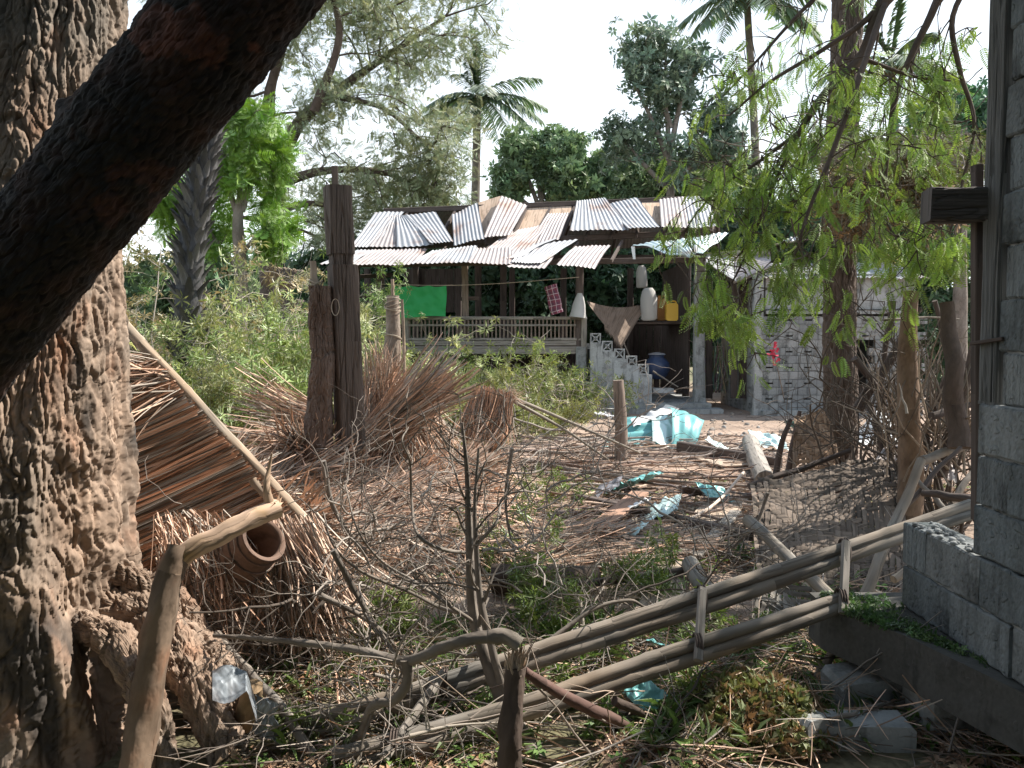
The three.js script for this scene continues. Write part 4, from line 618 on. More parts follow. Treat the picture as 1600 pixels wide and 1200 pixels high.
// low small-leaved ground growth of the thicket
{ reseed(48); const l = []; for (let k = 0; k < 9000; k++) { const px = rr(160, 640), d = rr(7.5, 22), p = foot(px, d).add(V(0, Math.abs(gs()) * 0.28, 0)); l.push({ p, q: look(V(gs() * 0.4, 1, gs() * 0.4), rnd() * 6), s: rr(0.08, 0.22), c: rnd() < 0.4 ? hue(0.46, 0.40, 0.22) : hue(0.30, 0.37, 0.12) }); } tag(scatter('thicket_weeds', LEAF.tuft, M.leaf, l, null), 'weeds and dry grass carpeting the thicket on the left', 'weeds'); }
// small thatched hut roof in the thicket
{ const t = thing('thatched_hut', 'small weathered thatched hut almost hidden in the thicket', 'hut', foot(470, 21)), r0 = P(425, 415, 21), r1 = P(478, 424, 20), b = new MB();
  reseed(49); for (const s of [-1, 1]) for (let k = 0; k < 900; k++) { const p = r0.clone().lerp(r1, rnd()), v = rnd(), q = p.clone().add(V(0.45 * s * v, -0.4 * v, 0.6 * v * s)).add(V(0, rr(0, 0.03), 0)); b.blade([q, q.clone().add(V(0.12 * s, -0.14, 0.15 * s))], 0.03, V(s, 1, 0), hue(0.42, 0.35, 0.28)); } b.build('thatch', M.straw, t, 'stuff');
  const w = new MB(); w.box(V((r0.x + r1.x) / 2, 1.3, -20.6), 0.7, 2.6, 0.9); w.build('wall', M.woodDark, t); }

// brush heaped against the house front
reseed(50);
for (const [px, d, h, w, lab] of [[690, 17.2, 1.25, 1.9, 'pale tangled brush against the house front, left half'], [775, 17, 1.3, 2.0, 'pale tangled brush against the house front, middle'], [855, 17.1, 1.15, 1.9, 'pale tangled brush beside the concrete foot of the stair']]) shrub('brush_heap', lab, foot(px, d), w, h, 26, { leaf: 'slim', size: 0.12, spread: 0.1, per: 1, keep: 0.3, r: 0.014, rmin: 0.004, k1: 5, k2: 5, splay: 1.0, bend: 0.4, lift: -0.05, col: [0.30, 0.36, 0.08, 0.3], cat: 'brush' }, 'brush against the house');
reseed(51);
for (const [px, d, h, w, lab] of [[680, 11.5, 0.7, 1.0, 'low dry weeds behind the tall thatch sheaf'], [820, 13.5, 0.5, 1.2, 'low pale weeds left of the teal sheets'], [720, 14.5, 0.9, 1.3, 'dry weeds in front of the brush heap']]) shrub('dry_weeds', lab, foot(px, d), w, h, 12, { leaf: 'slim', size: 0.1, per: 2, keep: 0.5, r: 0.008, k1: 4, k2: 3, splay: 0.6, col: [0.3, 0.32, 0.1, 0.3], cat: 'weeds' }, 'dry weeds in the yard');

// tree overhanging from the right: trunk outside the picture, boughs reaching in
reseed(52);
{
  const b = foot(0, 1); b.set(5.0, 0, -6.2); const hub = V(4.6, 3.6, -6.0), k = 5.6;
  const boughs = [[[hub, P(1500, -60, k), P(1384, 0, k), P(1345, 90, k), P(1290, 145, k), P(1250, 205, k), P(1215, 275, k)], 0.056, 0.012, 12], [[hub, P(1420, -90, k), P(1365, 19, k), P(1290, 75, k), P(1200, 130, k), P(1140, 180, k)], 0.031, 0.006, 9],
    [[hub, P(1500, -40, k + 0.4), P(1447, 40, k + 0.4), P(1400, 150, k + 0.4), P(1385, 260, k + 0.4), P(1380, 330, k + 0.4)], 0.037, 0.009, 12], [[hub, P(1560, -60, k), P(1490, 20, k), P(1500, 112, k), P(1522, 190, k), P(1500, 300, k), P(1480, 380, k)], 0.025, 0.007, 11], [[hub, P(1420, -120, k + 0.6), P(1282, -10, k + 0.6), P(1237, 34, k + 0.6), P(1181, 97, k + 0.6), P(1130, 150, k + 0.6)], 0.025, 0.006, 8],
    [[P(1384, 0, k), P(1340, 130, k - 0.3), P(1300, 240, k - 0.4), P(1260, 340, k - 0.5), P(1235, 430, k - 0.5)], 0.025, 0.006, 11], [[P(1250, 205, k), P(1190, 250, k), P(1130, 290, k), P(1090, 330, k)], 0.015, 0.005, 12], [[P(1215, 275, k), P(1180, 360, k), P(1150, 430, k), P(1125, 470, k)], 0.012, 0.004, 10], [[P(1380, 330, k + 0.4), P(1400, 370, k + 0.3), P(1440, 390, k + 0.2), P(1500, 400, k)], 0.012, 0.005, 9], [[P(1345, 90, k), P(1430, 120, k), P(1485, 126, k)], 0.015, 0.006, 5],
    [[P(1235, 430, k - 0.5), P(1225, 400, k - 0.5), P(1260, 400, k - 0.5), P(1290, 420, k - 0.4)], 0.009, 0.004, 6], [[P(1500, -40, k + 1.5), P(1450, 30, k + 1.5), P(1420, 150, k + 1.4), P(1450, 230, k + 1.2)], 0.031, 0.006, 9]];
  // the crown beyond the frame's right edge, which shades the lower right of the yard
  const off = [[V(4.6, 3.6, -6), V(5.4, 4.8, -5.2), V(6.2, 5.8, -4.2)], [V(4.6, 3.6, -6), V(4.3, 5, -4.4), V(4.2, 5.8, -3)], [V(4.6, 3.6, -6), V(6, 4.4, -7), V(7, 5.2, -7.4)], [V(5.4, 4.8, -5.2), V(5.6, 5.6, -3.6), V(5.4, 6, -2)], [V(4.6, 3.6, -6), V(5.4, 5, -6.6), V(6, 6.4, -7)]].map(l => [l, 0.1, 0.02, 30]);
  tree('overhanging_tree', 'tree reaching in from the right with long drooping leafy twigs', b, [[[b, V(4.9, 1.5, -6.2), V(4.7, 2.8, -6.05), hub], 0.24, 0.17], ...boughs, ...off], { len: 0.42, lvl: 1, kids: [0, 3], bend: 0.28, step: 0.14, rmin: 0.0045, leaf: 'feather', per: 2, size: 0.115, spread: 0.07, col: [0.24, 0.36, 0.06, 0.4], hang: 1.5, keep: 0.42, bark: M.barkDark, lift: -0.1, from: 0.3 });
  // the thick drooping sprays: [centre x, y, half width, half height, depth, count]
  const o = scene.children[scene.children.length - 1], l = [], tw = new MB();
  for (const [cx, cy, rx, ry, d, n] of [[1150, 280, 62, 46, 5.6, 112], [1235, 290, 62, 50, 5.5, 112], [1255, 225, 50, 34, 5.7, 48], [1120, 475, 42, 42, 5.3, 63], [1160, 500, 32, 30, 5.3, 41], [1245, 430, 42, 60, 5.1, 97], [1180, 360, 44, 36, 5.5, 48], [1375, 300, 40, 62, 5.9, 63], [1400, 400, 62, 42, 5.7, 86], [1490, 385, 45, 48, 5.3, 74], [1340, 200, 60, 40, 6.0, 45], [1440, 230, 70, 40, 6.2, 60], [1410, 130, 70, 50, 6.2, 33], [1210, 150, 70, 40, 5.9, 26], [1480, 120, 40, 70, 6, 30], [1300, 60, 60, 50, 5.9, 19]])
    for (let k = 0; k < n; k++) { const a = rnd() * 6.283, r = Math.sqrt(rnd()) * (0.75 + 0.5 * noise(a * 1.3 + cx, cy)), p = P(cx + Math.cos(a) * r * rx * 1.15, cy + Math.sin(a) * r * ry * 1.15, d + gs() * 0.16); l.push({ p, q: look(V(gs() * 0.45, -1, gs() * 0.45), rnd() * 6.28), s: rr(0.07, 0.17), c: hue(0.26, 0.38, 0.06, 0.45) }); if (k % 5 === 0) { const e = p.clone().add(V(gs() * 0.12, rr(0.05, 0.3), gs() * 0.12)); tw.tube(wander(e, p, 5, 0.2), [0.0045, 0.002], { sides: 4, cap: false }); } }
  scatter('hanging_leaves', LEAF.feather, M.leaf, l, o); tw.build('hanging_twigs', M.twigDark, o, 'stuff');
}
// grove behind the viewer, which closes off the light from that side
reseed(152);
for (const [x, z, lab] of [[-4.6, 4.4, 'leafy tree behind the viewer, left'], [-1.6, 5.4, 'leafy tree behind the viewer, middle left'], [1.4, 4.9, 'leafy tree behind the viewer, middle right'], [4.6, 5.2, 'leafy tree behind the viewer, right'], [-6.6, 1.2, 'leafy tree to the left of the viewer']]) {
  const b = V(x, 0, z), L = [];
  for (let k = 0; k < 11; k++) { const a = k * 2.4, y = 0.9 + k * 0.42; L.push([[b.clone().setY(y), V(x + Math.cos(a) * 0.7, y + 0.4, z + Math.sin(a) * 0.7), V(x + Math.cos(a) * 1.5, y + 0.6, z + Math.sin(a) * 1.3)], 0.06, 0.02, 10]); }
  tree('grove_tree', lab, b, [[[b, V(x, 2.5, z), V(x + 0.1, 5.4, z)], 0.2, 0.08], ...L], { len: 0.7, lvl: 1, kids: [0, 3], bend: 0.3, step: 0.25, rmin: 0.01, leaf: 'broad', per: 4, size: 0.34, spread: 0.25, col: [0.06, 0.12, 0.045, 0.35], bark: M.barkDark }, 'tree', 'grove behind the viewer');
}
// bare tall trunk right of centre with a torn skirt of dead vines
reseed(53);
{
  const d = 8.2, b = foot(1316, d), t = thing('tall_trunk', 'tall straight brown trunk standing right of the teal sheets', 'tree', b), mb = new MB();
  barkStem([b, P(1314, 640, d), P(1312, 480, d), P(1312, 300, d), P(1320, 120, d), P(1326, -40, d), P(1330, -420, d), P(1345, -1000, d)], v => mix(0.165, 0.13, v), 90, 700, q => plates(q, 0.8) * 0.9, null, Math.PI).build('trunk', bark(LIN(0.13, 0.095, 0.075), 0.012), t);
  const cr = new MB(); const top = P(1345, -1000, d); for (let k = 0; k < 9; k++) { const a = k * 2.4; frond(cr, top, V(Math.cos(a), rr(0.0, 0.9), Math.sin(a)).normalize(), 1.8, 0.5); } cr.build('crown', M.leaf, t);
  // dead creepers and leaves hanging in a band from trunk to wall
  const v = thing('vine_tangle', 'hanging tangle of dead vines strung between the tall trunk and the wall', 'vines', P(1390, 330, 7.4)), vb = new MB(), l = [], n = [];
  for (let k = 0; k < 260; k++) { const a = P(rr(1265, 1530), rr(212, 262), 7.4 + rr(-0.5, 0.5)), c = a.clone().add(V(gs() * 0.45, gs() * 0.12 - 0.05, gs() * 0.2)); vb.tube(wander(a, c, 5, 0.25), [0.008, 0.004], { sides: 4 }); }
  for (let k = 0; k < 120; k++) { const a = P(rr(1280, 1470), rr(230, 300), 7.3 + rr(-0.4, 0.4)), c = a.clone().add(V(gs() * 0.12, -rr(0.2, 0.75), gs() * 0.1)); vb.tube(wander(a, c, 6, 0.2), [0.008, 0.003], { sides: 4 }); for (let m = 0; m < 5; m++) n.push({ p: a.clone().lerp(c, rnd()), q: look(V(gs(), -1.4, gs()), rnd() * 6), s: rr(0.05, 0.13), c: hue(0.28, 0.20, 0.12) }); }
  for (let k = 0; k < 420; k++) l.push({ p: P(rr(1265, 1530), rr(205, 330), 7.3 + rr(-0.5, 0.4)), q: look(V(gs(), -1, gs()), rnd() * 6), s: rr(0.09, 0.17), c: hue(0.22, 0.26, 0.06) });
  vb.build('creepers', M.twig, v, 'stuff'); scatter('dead_leaves', LEAF.slim, M.straw, n, v); scatter('leaves', LEAF.feather, M.leaf, l, v);
  const dm = thing('dark_thatch', 'dark rotten thatch slab hanging below the vines', 'thatch', P(1385, 332, 7.8)), q = new MB(); q.grid(24, 14, (u, w) => P(mix(1318, 1446, u), mix(246, 336, w) + 14 * Math.sin(u * 6) * w, 7.8).add(V(0, 0.03 * fbm(u * 6, w * 4, 1, 3), 0.12 * fbm(u * 4, w * 3, 7, 3)))); for (let k = 0; k < 500; k++) { const p = P(rr(1318, 1446), rr(250, 326), 7.74); q.blade([p, p.clone().add(V(gs() * 0.05, -rr(0.08, 0.25), rr(0, 0.05)))], 0.014, V(0, 0, 1), LIN(...[1, 0.9, 0.8].map(x => x * rr(0.6, 2.2)))); } q.build('slab', std(LIN(0.085, 0.06, 0.048)), dm);
}

// squared, weathered timber with drying cracks along it
function squared(A, B, w, nu = 100, nv = 200, turn = 0.5, k = 1) {
  const ax = B.clone().sub(A).normalize(), f = (p) => { const v = Math.abs(ax.y) > 0.7 ? [p.x, p.z, p.y] : [p.y, p.z, p.x]; const c = Math.abs(noise(v[0] * 26, v[2] * 1.3, v[1] * 26)); return k * (-0.012 * smooth(0.1, 0, c) + 0.012 * fbm(v[0] * 8, v[2] * 3, v[1] * 8, 3) + 0.003 * fbm(v[0] * 60, v[2] * 6, v[1] * 60, 2)); };
  const m = barkStem([A, B], (v, a) => { const c = Math.cos(a - turn), s = Math.sin(a - turn); return w / 2 * Math.pow(Math.pow(Math.abs(c), 10) + Math.pow(Math.abs(s), 10), -0.1); }, nu, nv, f, null, Math.PI);
  for (const e of [A, B]) { const d = e === A ? -1 : 1; m.tube([e.clone().addScaledVector(ax, -0.01 * d), e.clone().addScaledVector(ax, 0.001 * d)], w * 0.5, { prof: [[1, -0.9], [1, 0.9], [0.9, 1], [-0.9, 1], [-1, 0.9], [-1, -0.9], [-0.9, -1], [0.9, -1]], hard: true, up: Math.abs(ax.y) > 0.7 ? V(Math.sin(turn), 0, Math.cos(turn)) : V(0, 1, 0) }); }
  return m;
}
// ---------------------------------------------------------------- broken block building on the right
{
  reseed(301);
  const X = 1.74, t = thing('block_wall', 'broken grey concrete block wall on the right edge, stepped down at its far end', 'wall', V(X, 0, -3));
  const L = 0.40, H = 0.19, T0 = 0.15, y0 = 0.412;
  const geos = [0, 1, 2, 3, 4, 5, 6].map(k => { const b = new MB(), pr = [[0.5, -0.46], [0.5, 0.46], [0.46, 0.5], [-0.46, 0.5], [-0.5, 0.46], [-0.5, -0.46], [-0.46, -0.5], [0.46, -0.5]].map(([x, y]) => [x * (H - 0.008), y * T0]); const pts = []; for (let j = 0; j <= 22; j++) pts.push(V(k * 7.3, 0, (j / 22 - 0.5) * (L - 0.008))); b.tube(pts, 1, { prof: pr, hard: true, wob: 0.075, freq: 14 }); const g = b.geometry(), uv = g.attributes.uv.array; for (let j = 0; j < uv.length; j += 2) [uv[j], uv[j + 1]] = [uv[j + 1], uv[j]]; g.translate(-k * 7.3, 0, 0); return g; });
  const mats = [conc(LIN(0.19, 0.21, 0.22), 0.014), conc(LIN(0.15, 0.17, 0.18), 0.014), conc(LIN(0.225, 0.24, 0.245), 0.014)];
  for (let r = 0; r < 24; r++) {
    const zFar = r < 2 ? -3.62 : r < 5 ? -3.09 + 0.01 * r : -2.98 + (r % 2) * 0.03;
    for (let k = 0; k < 6; k++) {
      const z = zFar + (k + 0.5) * L - (r % 2 && k > 0 ? 0 : 0) + (r % 2 ? (k ? -L / 2 : -L / 4) : 0); if (z > -1.4) continue;
      const m = new THREE.Mesh(geos[Math.floor(rnd() * 7)], mats[Math.floor(rnd() * 3)]); m.name = 'block'; m.castShadow = m.receiveShadow = true;
      m.position.set(T0 / 2 + rr(-0.006, 0.006) + (r >= 5 ? 0.02 : 0), y0 + (r + 0.5) * H, z + 3); if (r % 2 && k === 0) m.scale.z = 0.5; m.rotation.z = rr(-0.008, 0.008); t.add(m);
    }
  }
  const mo = new MB(); mo.box(V(X + T0 / 2, y0 + H - 0.006, -2.4), T0 - 0.024, 2 * H - 0.012, 2.38, { wob: 0, cham: 0.004 }); mo.box(V(X + T0 / 2, y0 + 3.5 * H, -2.18), T0 - 0.024, 3 * H, 1.7, { wob: 0, cham: 0.004 }); mo.box(V(X + 0.02 + T0 / 2, y0 + 14.5 * H, -2.14), T0 - 0.024, 19 * H, 1.62, { wob: 0, cham: 0.004 }); mo.box(V(X + 0.1, y0 + 2.3, 0.6), T0, 4.6, 4.0, { wob: 0, cham: 0.004 }); mo.build('mortar', M.conc, t);
  // crumbled mortar lumps on the broken edges
  const cr = new MB(); for (let k = 0; k < 70; k++) { const s = rr(0.006, 0.018), e = k % 3 ? 0 : 2; const p = e === 0 ? V(X + rr(0, T0), y0 + 2 * H + s * 0.3, rr(-3.6, -3.0)) : e === 1 ? V(X + rr(-0.015, 0.12), rr(0.8, 1.2), -3.06 + rr(-0.05, 0.03)) : V(X + rr(0.01, 0.13), y0 + 2 * H + s * 0.3, rr(-3.2, -3.02)); cr.tube([p.clone().add(V(0, -s * 0.6, 0)), p.clone().add(V(0, -s * 0.3, 0)), p.clone().add(V(0, s * 0.3, 0)), p.clone().add(V(0, s * 0.55, 0))], [s * 0.5, s, s * 0.8, s * 0.15], { sides: 7, wob: 0.45, freq: 25 }); } cr.build('mortar_lumps', M.conc, t);
  // slab, its column, and the timber frame beside the wall
  const s = thing('concrete_slab', 'dark mossy concrete floor slab on a grey column, under the block wall', 'slab', V(2, 0, -2.6));
  const sb = new MB(), pl = [[1.40, -3.82], [2.62, -3.82], [2.62, 2.6], [1.73, 2.6], [1.73, -1.2], [1.725, -2.7], [1.58, -3.25], [1.40, -3.66]].map(([x, z]) => [x, z]), lo = 0.2, hi = 0.41;
  pl.forEach(([x, z], k) => { const [x2, z2] = pl[(k + 1) % pl.length], n = Math.max(1, Math.round(Math.hypot(x2 - x, z2 - z) / 0.06)); sb.grid(n, 5, (u, v) => { const X0 = mix(x, x2, u), Z0 = mix(z, z2, u), y = mix(lo, hi, v); return V(X0 + 0.045 * fbm(X0 * 7, y * 9, Z0 * 7, 4) * Math.sin(v * 3.14), y, Z0); }, { su: Math.hypot(x2 - x, z2 - z), sv: 0.2 }); });
  for (const y of [lo, hi]) { const sh = THREE.ShapeUtils.triangulateShape(pl.map(p => new THREE.Vector2(p[0], p[1])), []), i0 = sb.p.length / 3; pl.forEach(([x, z]) => sb.v(V(x, y, z), x, z)); sh.forEach(f => y === hi ? sb.i.push(i0 + f[0], i0 + f[2], i0 + f[1]) : sb.i.push(i0 + f[0], i0 + f[1], i0 + f[2])); }
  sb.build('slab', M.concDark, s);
  const cb = new MB(); cb.beam(V(1.76, -0.05, -3.3), V(1.76, 0.198, -3.3), 0.24, 0.24, { up: V(0, 0, 1), wob: 0.03 }); cb.build('column', M.conc, s); const c2 = new MB(); c2.beam(V(2.4, -0.05, -1.5), V(2.4, 0.198, -1.5), 0.24, 0.24, { up: V(0, 0, 1) }); c2.build('column', M.conc, s);
  const p = thing('timber_frame', 'dark weathered timber post with a sawn beam end, against the block wall', 'frame', P(1556, 690, 2.96));
  const part = (n, m, f, mb) => { const b = mb || new MB(); if (f) f(b); b.build(n, m, p); };
  part('post', wood(LIN(0.15, 0.152, 0.15), 0.008), null, squared(V(1.795, 1.36, -3.035), V(1.785, 5.0, -3.035), 0.096, 90, 420, 0.1, 0.6));
  part('beam_end', wood(LIN(0.12, 0.105, 0.10), 0.005), null, squared(P(1447, 322, 3.14), P(1556, 322, 3.1), 0.124, 100, 60, 0, 0.6));
  part('batten', M.woodDark, b => b.beam(P(1527, 812, 3.13), P(1527, 258, 3.13), 0.032, 0.04, { up: V(0, 0, 1), seg: 14 }));
  part('peg', M.woodDark, b => b.beam(P(1520, 537, 3.08), P(1570, 529, 2.95), 0.03, 0.012));
}
// loose blocks under the slab
{
  reseed(302);
  const lump = (n, lab, c, w, h, d, ry, m, wob = 0.05) => { const b = new MB(), q = new THREE.Quaternion().setFromEuler(new THREE.Euler(rr(-0.08, 0.08), ry, rr(-0.08, 0.08))); b.box(c.clone().add(V(0, h / 2 - 0.01, 0)), w, h, d, { q, seg: 12, wob: wob * 1.6, cham: Math.min(w, h) * 0.14 }); solo(n, b, m, c, lab, 'block', 'loose concrete blocks'); };
  lump('concrete_block', 'whole grey concrete block on the ground beneath the slab', G(1352, 1104), 0.31, 0.17, 0.2, 0.1, M.conc);
  lump('block_fragment', 'broken block fragment at the edge of the leaf heap', G(1262, 1162), 0.14, 0.13, 0.13, 0.5, M.conc, 0.03);
  lump('block_fragment', 'low broken block fragment between the leaf heap and the column', G(1352, 1160), 0.33, 0.11, 0.14, -0.1, M.conc, 0.06);
  lump('block_fragment', 'small crumbled lump just behind the low broken fragment', G(1318, 1136), 0.09, 0.07, 0.08, 0.9, M.conc, 0.04);
}

// ---------------------------------------------------------------- bamboo
function bamboo(mb, a, b, r, o = {}) { const L = a.distanceTo(b), n = Math.max(10, Math.round(L / 0.03)), ph = rnd(), pts = [], rs = []; for (let k = 0; k <= n; k++) { const t = k / n, s = (t * L / (o.node || 0.34) + ph) % 1, e = Math.exp(-Math.pow((Math.min(s, 1 - s)) * 26, 2)); pts.push(a.clone().lerp(b, t).add(V(0, (o.sag || 0) * 4 * t * (1 - t), 0)).add(V(noise(t * 3 + ph * 20, 1, 2) * (o.kink || 0.012), noise(t * 3 + ph * 20, 5, 2) * (o.kink || 0.012), 0))); rs.push(r * mix(1, o.taper || 0.85, t) * (1 + 0.12 * e)); } return mb.tube(pts, rs, { sides: o.sides || 14, wob: 0.06, freq: 9, colf: p => { const k = 1 + 0.7 * fbm(p.x * 5 + ph * 9, p.y * 5, p.z * 5, 3), g = fbm(p.x * 3 + 7, p.y * 3 + ph * 5, p.z * 3, 3); return LIN(k * (1 + 0.25 * g), k, k * (1 - 0.25 * g)); } }); }
{
  reseed(310);
  const t = thing('bamboo_ladder', 'grey bamboo ladder lying aslant across the foreground, propped on the slab', 'ladder', P(620, 1180, 3.2));
  const rail = (a, b, r, m) => { const q = new MB(); bamboo(q, a, b, r, { taper: 0.9, sag: -0.012, kink: 0.016 }); q.build('rail', m, t); };
  const g1 = M.bamboo, g2 = wood(LIN(0.25, 0.215, 0.18), 0.003), up = V(0, 0.026, 0), dn = V(0, -0.022, 0.012);
  const Ua = P(470, 1142, 3.14), Ub = P(1516, 796, 3.95), La = P(520, 1196, 2.92), Lb = P(1322, 938, 3.62);
  rail(Ua.clone().add(up), Ub.clone().add(up), 0.029, g1); rail(Ua.clone().add(dn), Ub.clone().add(dn), 0.032, g2); rail(La.clone().add(up), Lb.clone().add(up), 0.028, g1); rail(La.clone().add(dn), Lb.clone().add(dn), 0.032, g2);
  for (const [u, l] of [[0.18, 0.10], [0.545, 0.665], [0.775, 0.985]]) { const q = new MB(), a = Ua.clone().lerp(Ub, u).add(V(0, 0.055, 0.03)), b = La.clone().lerp(Lb, l).add(V(0, 0.02, 0.04)); q.beam(a, b.clone().addScaledVector(b.clone().sub(a).normalize(), 0.06), 0.034, 0.026, { up: V(0, 0, 1), seg: 5 }); const rung = q.build('rung', M.woodGrey, t); const w = new MB(); for (const c of [a.clone().add(V(0, -0.05, -0.02)), b.clone().add(V(0, -0.01, -0.03))]) for (let k = 0; k < 3; k++) { const rg = []; for (let i = 0; i <= 14; i++) { const an = i / 14 * 6.2832; rg.push(c.clone().add(V(k * 0.011 - 0.01, Math.cos(an) * 0.056, Math.sin(an) * 0.045))); } w.tube(rg, 0.005, { sides: 5, cap: false }); } w.build('lashing', M.woodDark, rung); }
}
// poles: [name, label, a, b, r, material]
{
  reseed(311);
  const pole = (name, lab, a, b, r, m, cat, o = {}) => { const q = new MB(); bamboo(q, a, b, r, o); return solo(name, q, m, a.y < b.y ? a : b, lab, cat); };
  pole('bamboo_pole', 'short bamboo pole leaning behind the ladder onto the woven mat', P(1168, 812, 5.0), P(1312, 945, 4.0), 0.036, M.bamboo, 'pole');
  pole('bamboo_pole', 'bamboo prop standing under the slab corner', G(1270, 1072), P(1338, 958, 3.7), 0.022, M.bamboo, 'pole');
  pole('bamboo_pole', 'thin grey pole slanting down the root at bottom left', P(338, 992, 3.55), G(528, 1215, 0.02), 0.022, M.barkGrey, 'pole', { kink: 0.03 });
  pole('bamboo_pole', 'split bamboo slanting up behind the right end of the ladder', P(1350, 930, 4.2), P(1440, 720, 4.6), 0.03, M.bamboo, 'pole');
  pole('bamboo_pole', 'pale bamboo crossing behind the block wall stub', P(1395, 905, 4.1), P(1480, 850, 4.3), 0.02, M.bambooPale, 'pole');
  pole('thin_stick', 'stick slanting across the loose concrete block', G(1300, 1128, 0.1), P(1420, 1086, 3.4), 0.009, M.twig, 'stick', { kink: 0.06 });
}

// ---------------------------------------------------------------- snapped saplings and branches in front
function twiggy(mb, pts, r0, r1, n, o = {}) { // stem through the points with n random twigs
  const c = curve(pts, Math.max(10, pts.length * 6)); mb.tube(c, [r0, r1], { sides: o.sides || 9, wob: 0.12, freq: 14 });
  const tips = []; for (let k = 0; k < n; k++) { const j = Math.floor(rr(o.from || 0.15, 1) * (c.length - 1)), d = c[Math.min(c.length - 1, j + 1)].clone().sub(c[Math.max(0, j - 1)]).normalize(); grow(mb, c[j], d.multiplyScalar(0.7).add(rdir()).add(V(0, o.rise === undefined ? 0.3 : o.rise, 0)), (o.len || 0.3) * rr(0.5, 1.3), Math.max(0.003, mix(r0, r1, j / c.length) * 0.45), o.lvl === undefined ? 1 : o.lvl, { kids: [0, 3, 3], bend: 0.35, step: 0.07, rmin: 0.0022 }, tips); }
  return tips;
}
{
  reseed(320);
  const t = thing('snapped_sapling', 'dark snapped sapling stump with its thin stem bent over to the left', 'sapling', G(797, 1245));
  const st = new MB(); st.tube(curve([G(797, 1245).add(V(0, -0.05, 0)), P(797, 1180, 2.78), P(800, 1110, 2.8), P(805, 1042, 2.82)], 14), [0.043, 0.036], { sides: 18, wob: 0.3, freq: 18 }); st.build('stump', M.barkDark, t);
  const sp = new MB(); for (let k = 0; k < 64; k++) { const a = rnd() * 6.28, r = Math.sqrt(rnd()), p = P(806, 1046, 2.82).add(V(Math.cos(a) * 0.033 * r, -0.015, Math.sin(a) * 0.033 * r)), up = k % 2 ? P(808 + gs() * 9, 1010 + rr(-8, 14), 2.79) : p.clone().add(V(gs() * 0.012, rr(0.03, 0.1), gs() * 0.012)); sp.tube([p, p.clone().lerp(up, 0.5).add(V(gs() * 0.005, 0, gs() * 0.005)), up], [0.006, 0.004, 0.001], { sides: 4 }); } sp.build('splinters', M.woodPale, t);
  const be = new MB(); be.tube(curve([P(812, 1008, 2.78), P(790, 994, 2.79), P(765, 994, 2.8), P(700, 1008, 2.85), P(636, 1032, 2.9), P(560, 1016, 2.98), P(430, 1000, 3.1), P(334, 993, 3.2)], 70), [0.029, 0.008], { sides: 12, wob: 0.3, freq: 16 }); be.build('bent_stem', M.barkGrey, t);
  const bb = new MB(); twiggy(bb, [P(634, 1030, 2.9), P(638, 1060, 2.9), P(615, 1095, 2.92), P(585, 1100, 2.95), P(560, 1150, 3.0), P(520, 1180, 3.05)], 0.022, 0.012, 9, { len: 0.2 }); bb.build('side_branch', M.barkGrey, t);
  const rs = new MB(); rs.tube(curve([P(818, 1048, 2.86), P(860, 1075, 2.95), P(930, 1112, 3.1), P(1022, 1150, 3.3)], 16), [0.017, 0.02, 0.028], { sides: 9, wob: 0.15, freq: 12 }); solo('red_stick', rs, bark(LIN(0.16, 0.095, 0.08), 0.004), P(1022, 1150, 3.3), 'reddish brown stick running from the snapped stump to the right', 'stick');
  const bs = thing('bare_sapling', 'bare grey sapling with two stems, standing in the middle foreground', 'sapling', G(838, 1190));
  const b1 = new MB(); twiggy(b1, [G(840, 1195), P(822, 1160, 3.15), P(790, 1100, 3.2), P(760, 1030, 3.25), P(740, 960, 3.3), P(733, 830, 3.3), P(730, 740, 3.3), P(722, 660, 3.3)], 0.044, 0.005, 9, { len: 0.2, from: 0.35 }); b1.build('stem', M.barkGrey, bs);
  const b2 = new MB(); twiggy(b2, [P(790, 1090, 3.2), P(768, 1010, 3.22), P(750, 930, 3.25), P(744, 850, 3.25), P(742, 790, 3.27), P(748, 700, 3.3)], 0.019, 0.005, 6, { len: 0.22, from: 0.35 }); b2.build('stem', M.barkGrey, bs);
  for (const [pts, r] of [[[[742, 865], [690, 858], [655, 838], [643, 780], [640, 720], [628, 690], [638, 668]], 0.0082], [[[746, 850], [776, 815], [784, 780], [812, 768], [850, 772]], 0.0075], [[[736, 800], [718, 760], [700, 700], [694, 690]], 0.0054], [[[742, 760], [760, 720], [790, 690], [800, 660]], 0.0048], [[[735, 960], [690, 950], [640, 925], [560, 890], [520, 850], [505, 800]], 0.0095], [[[738, 970], [700, 945], [650, 910], [600, 880], [560, 830], [540, 760]], 0.0088]]) { const q = new MB(); twiggy(q, pts.map(p => P(p[0], p[1], 3.3 + rr(-0.1, 0.15))), r, r * 0.35, 7, { len: 0.2 }); q.build('branch', M.barkGrey, bs); }
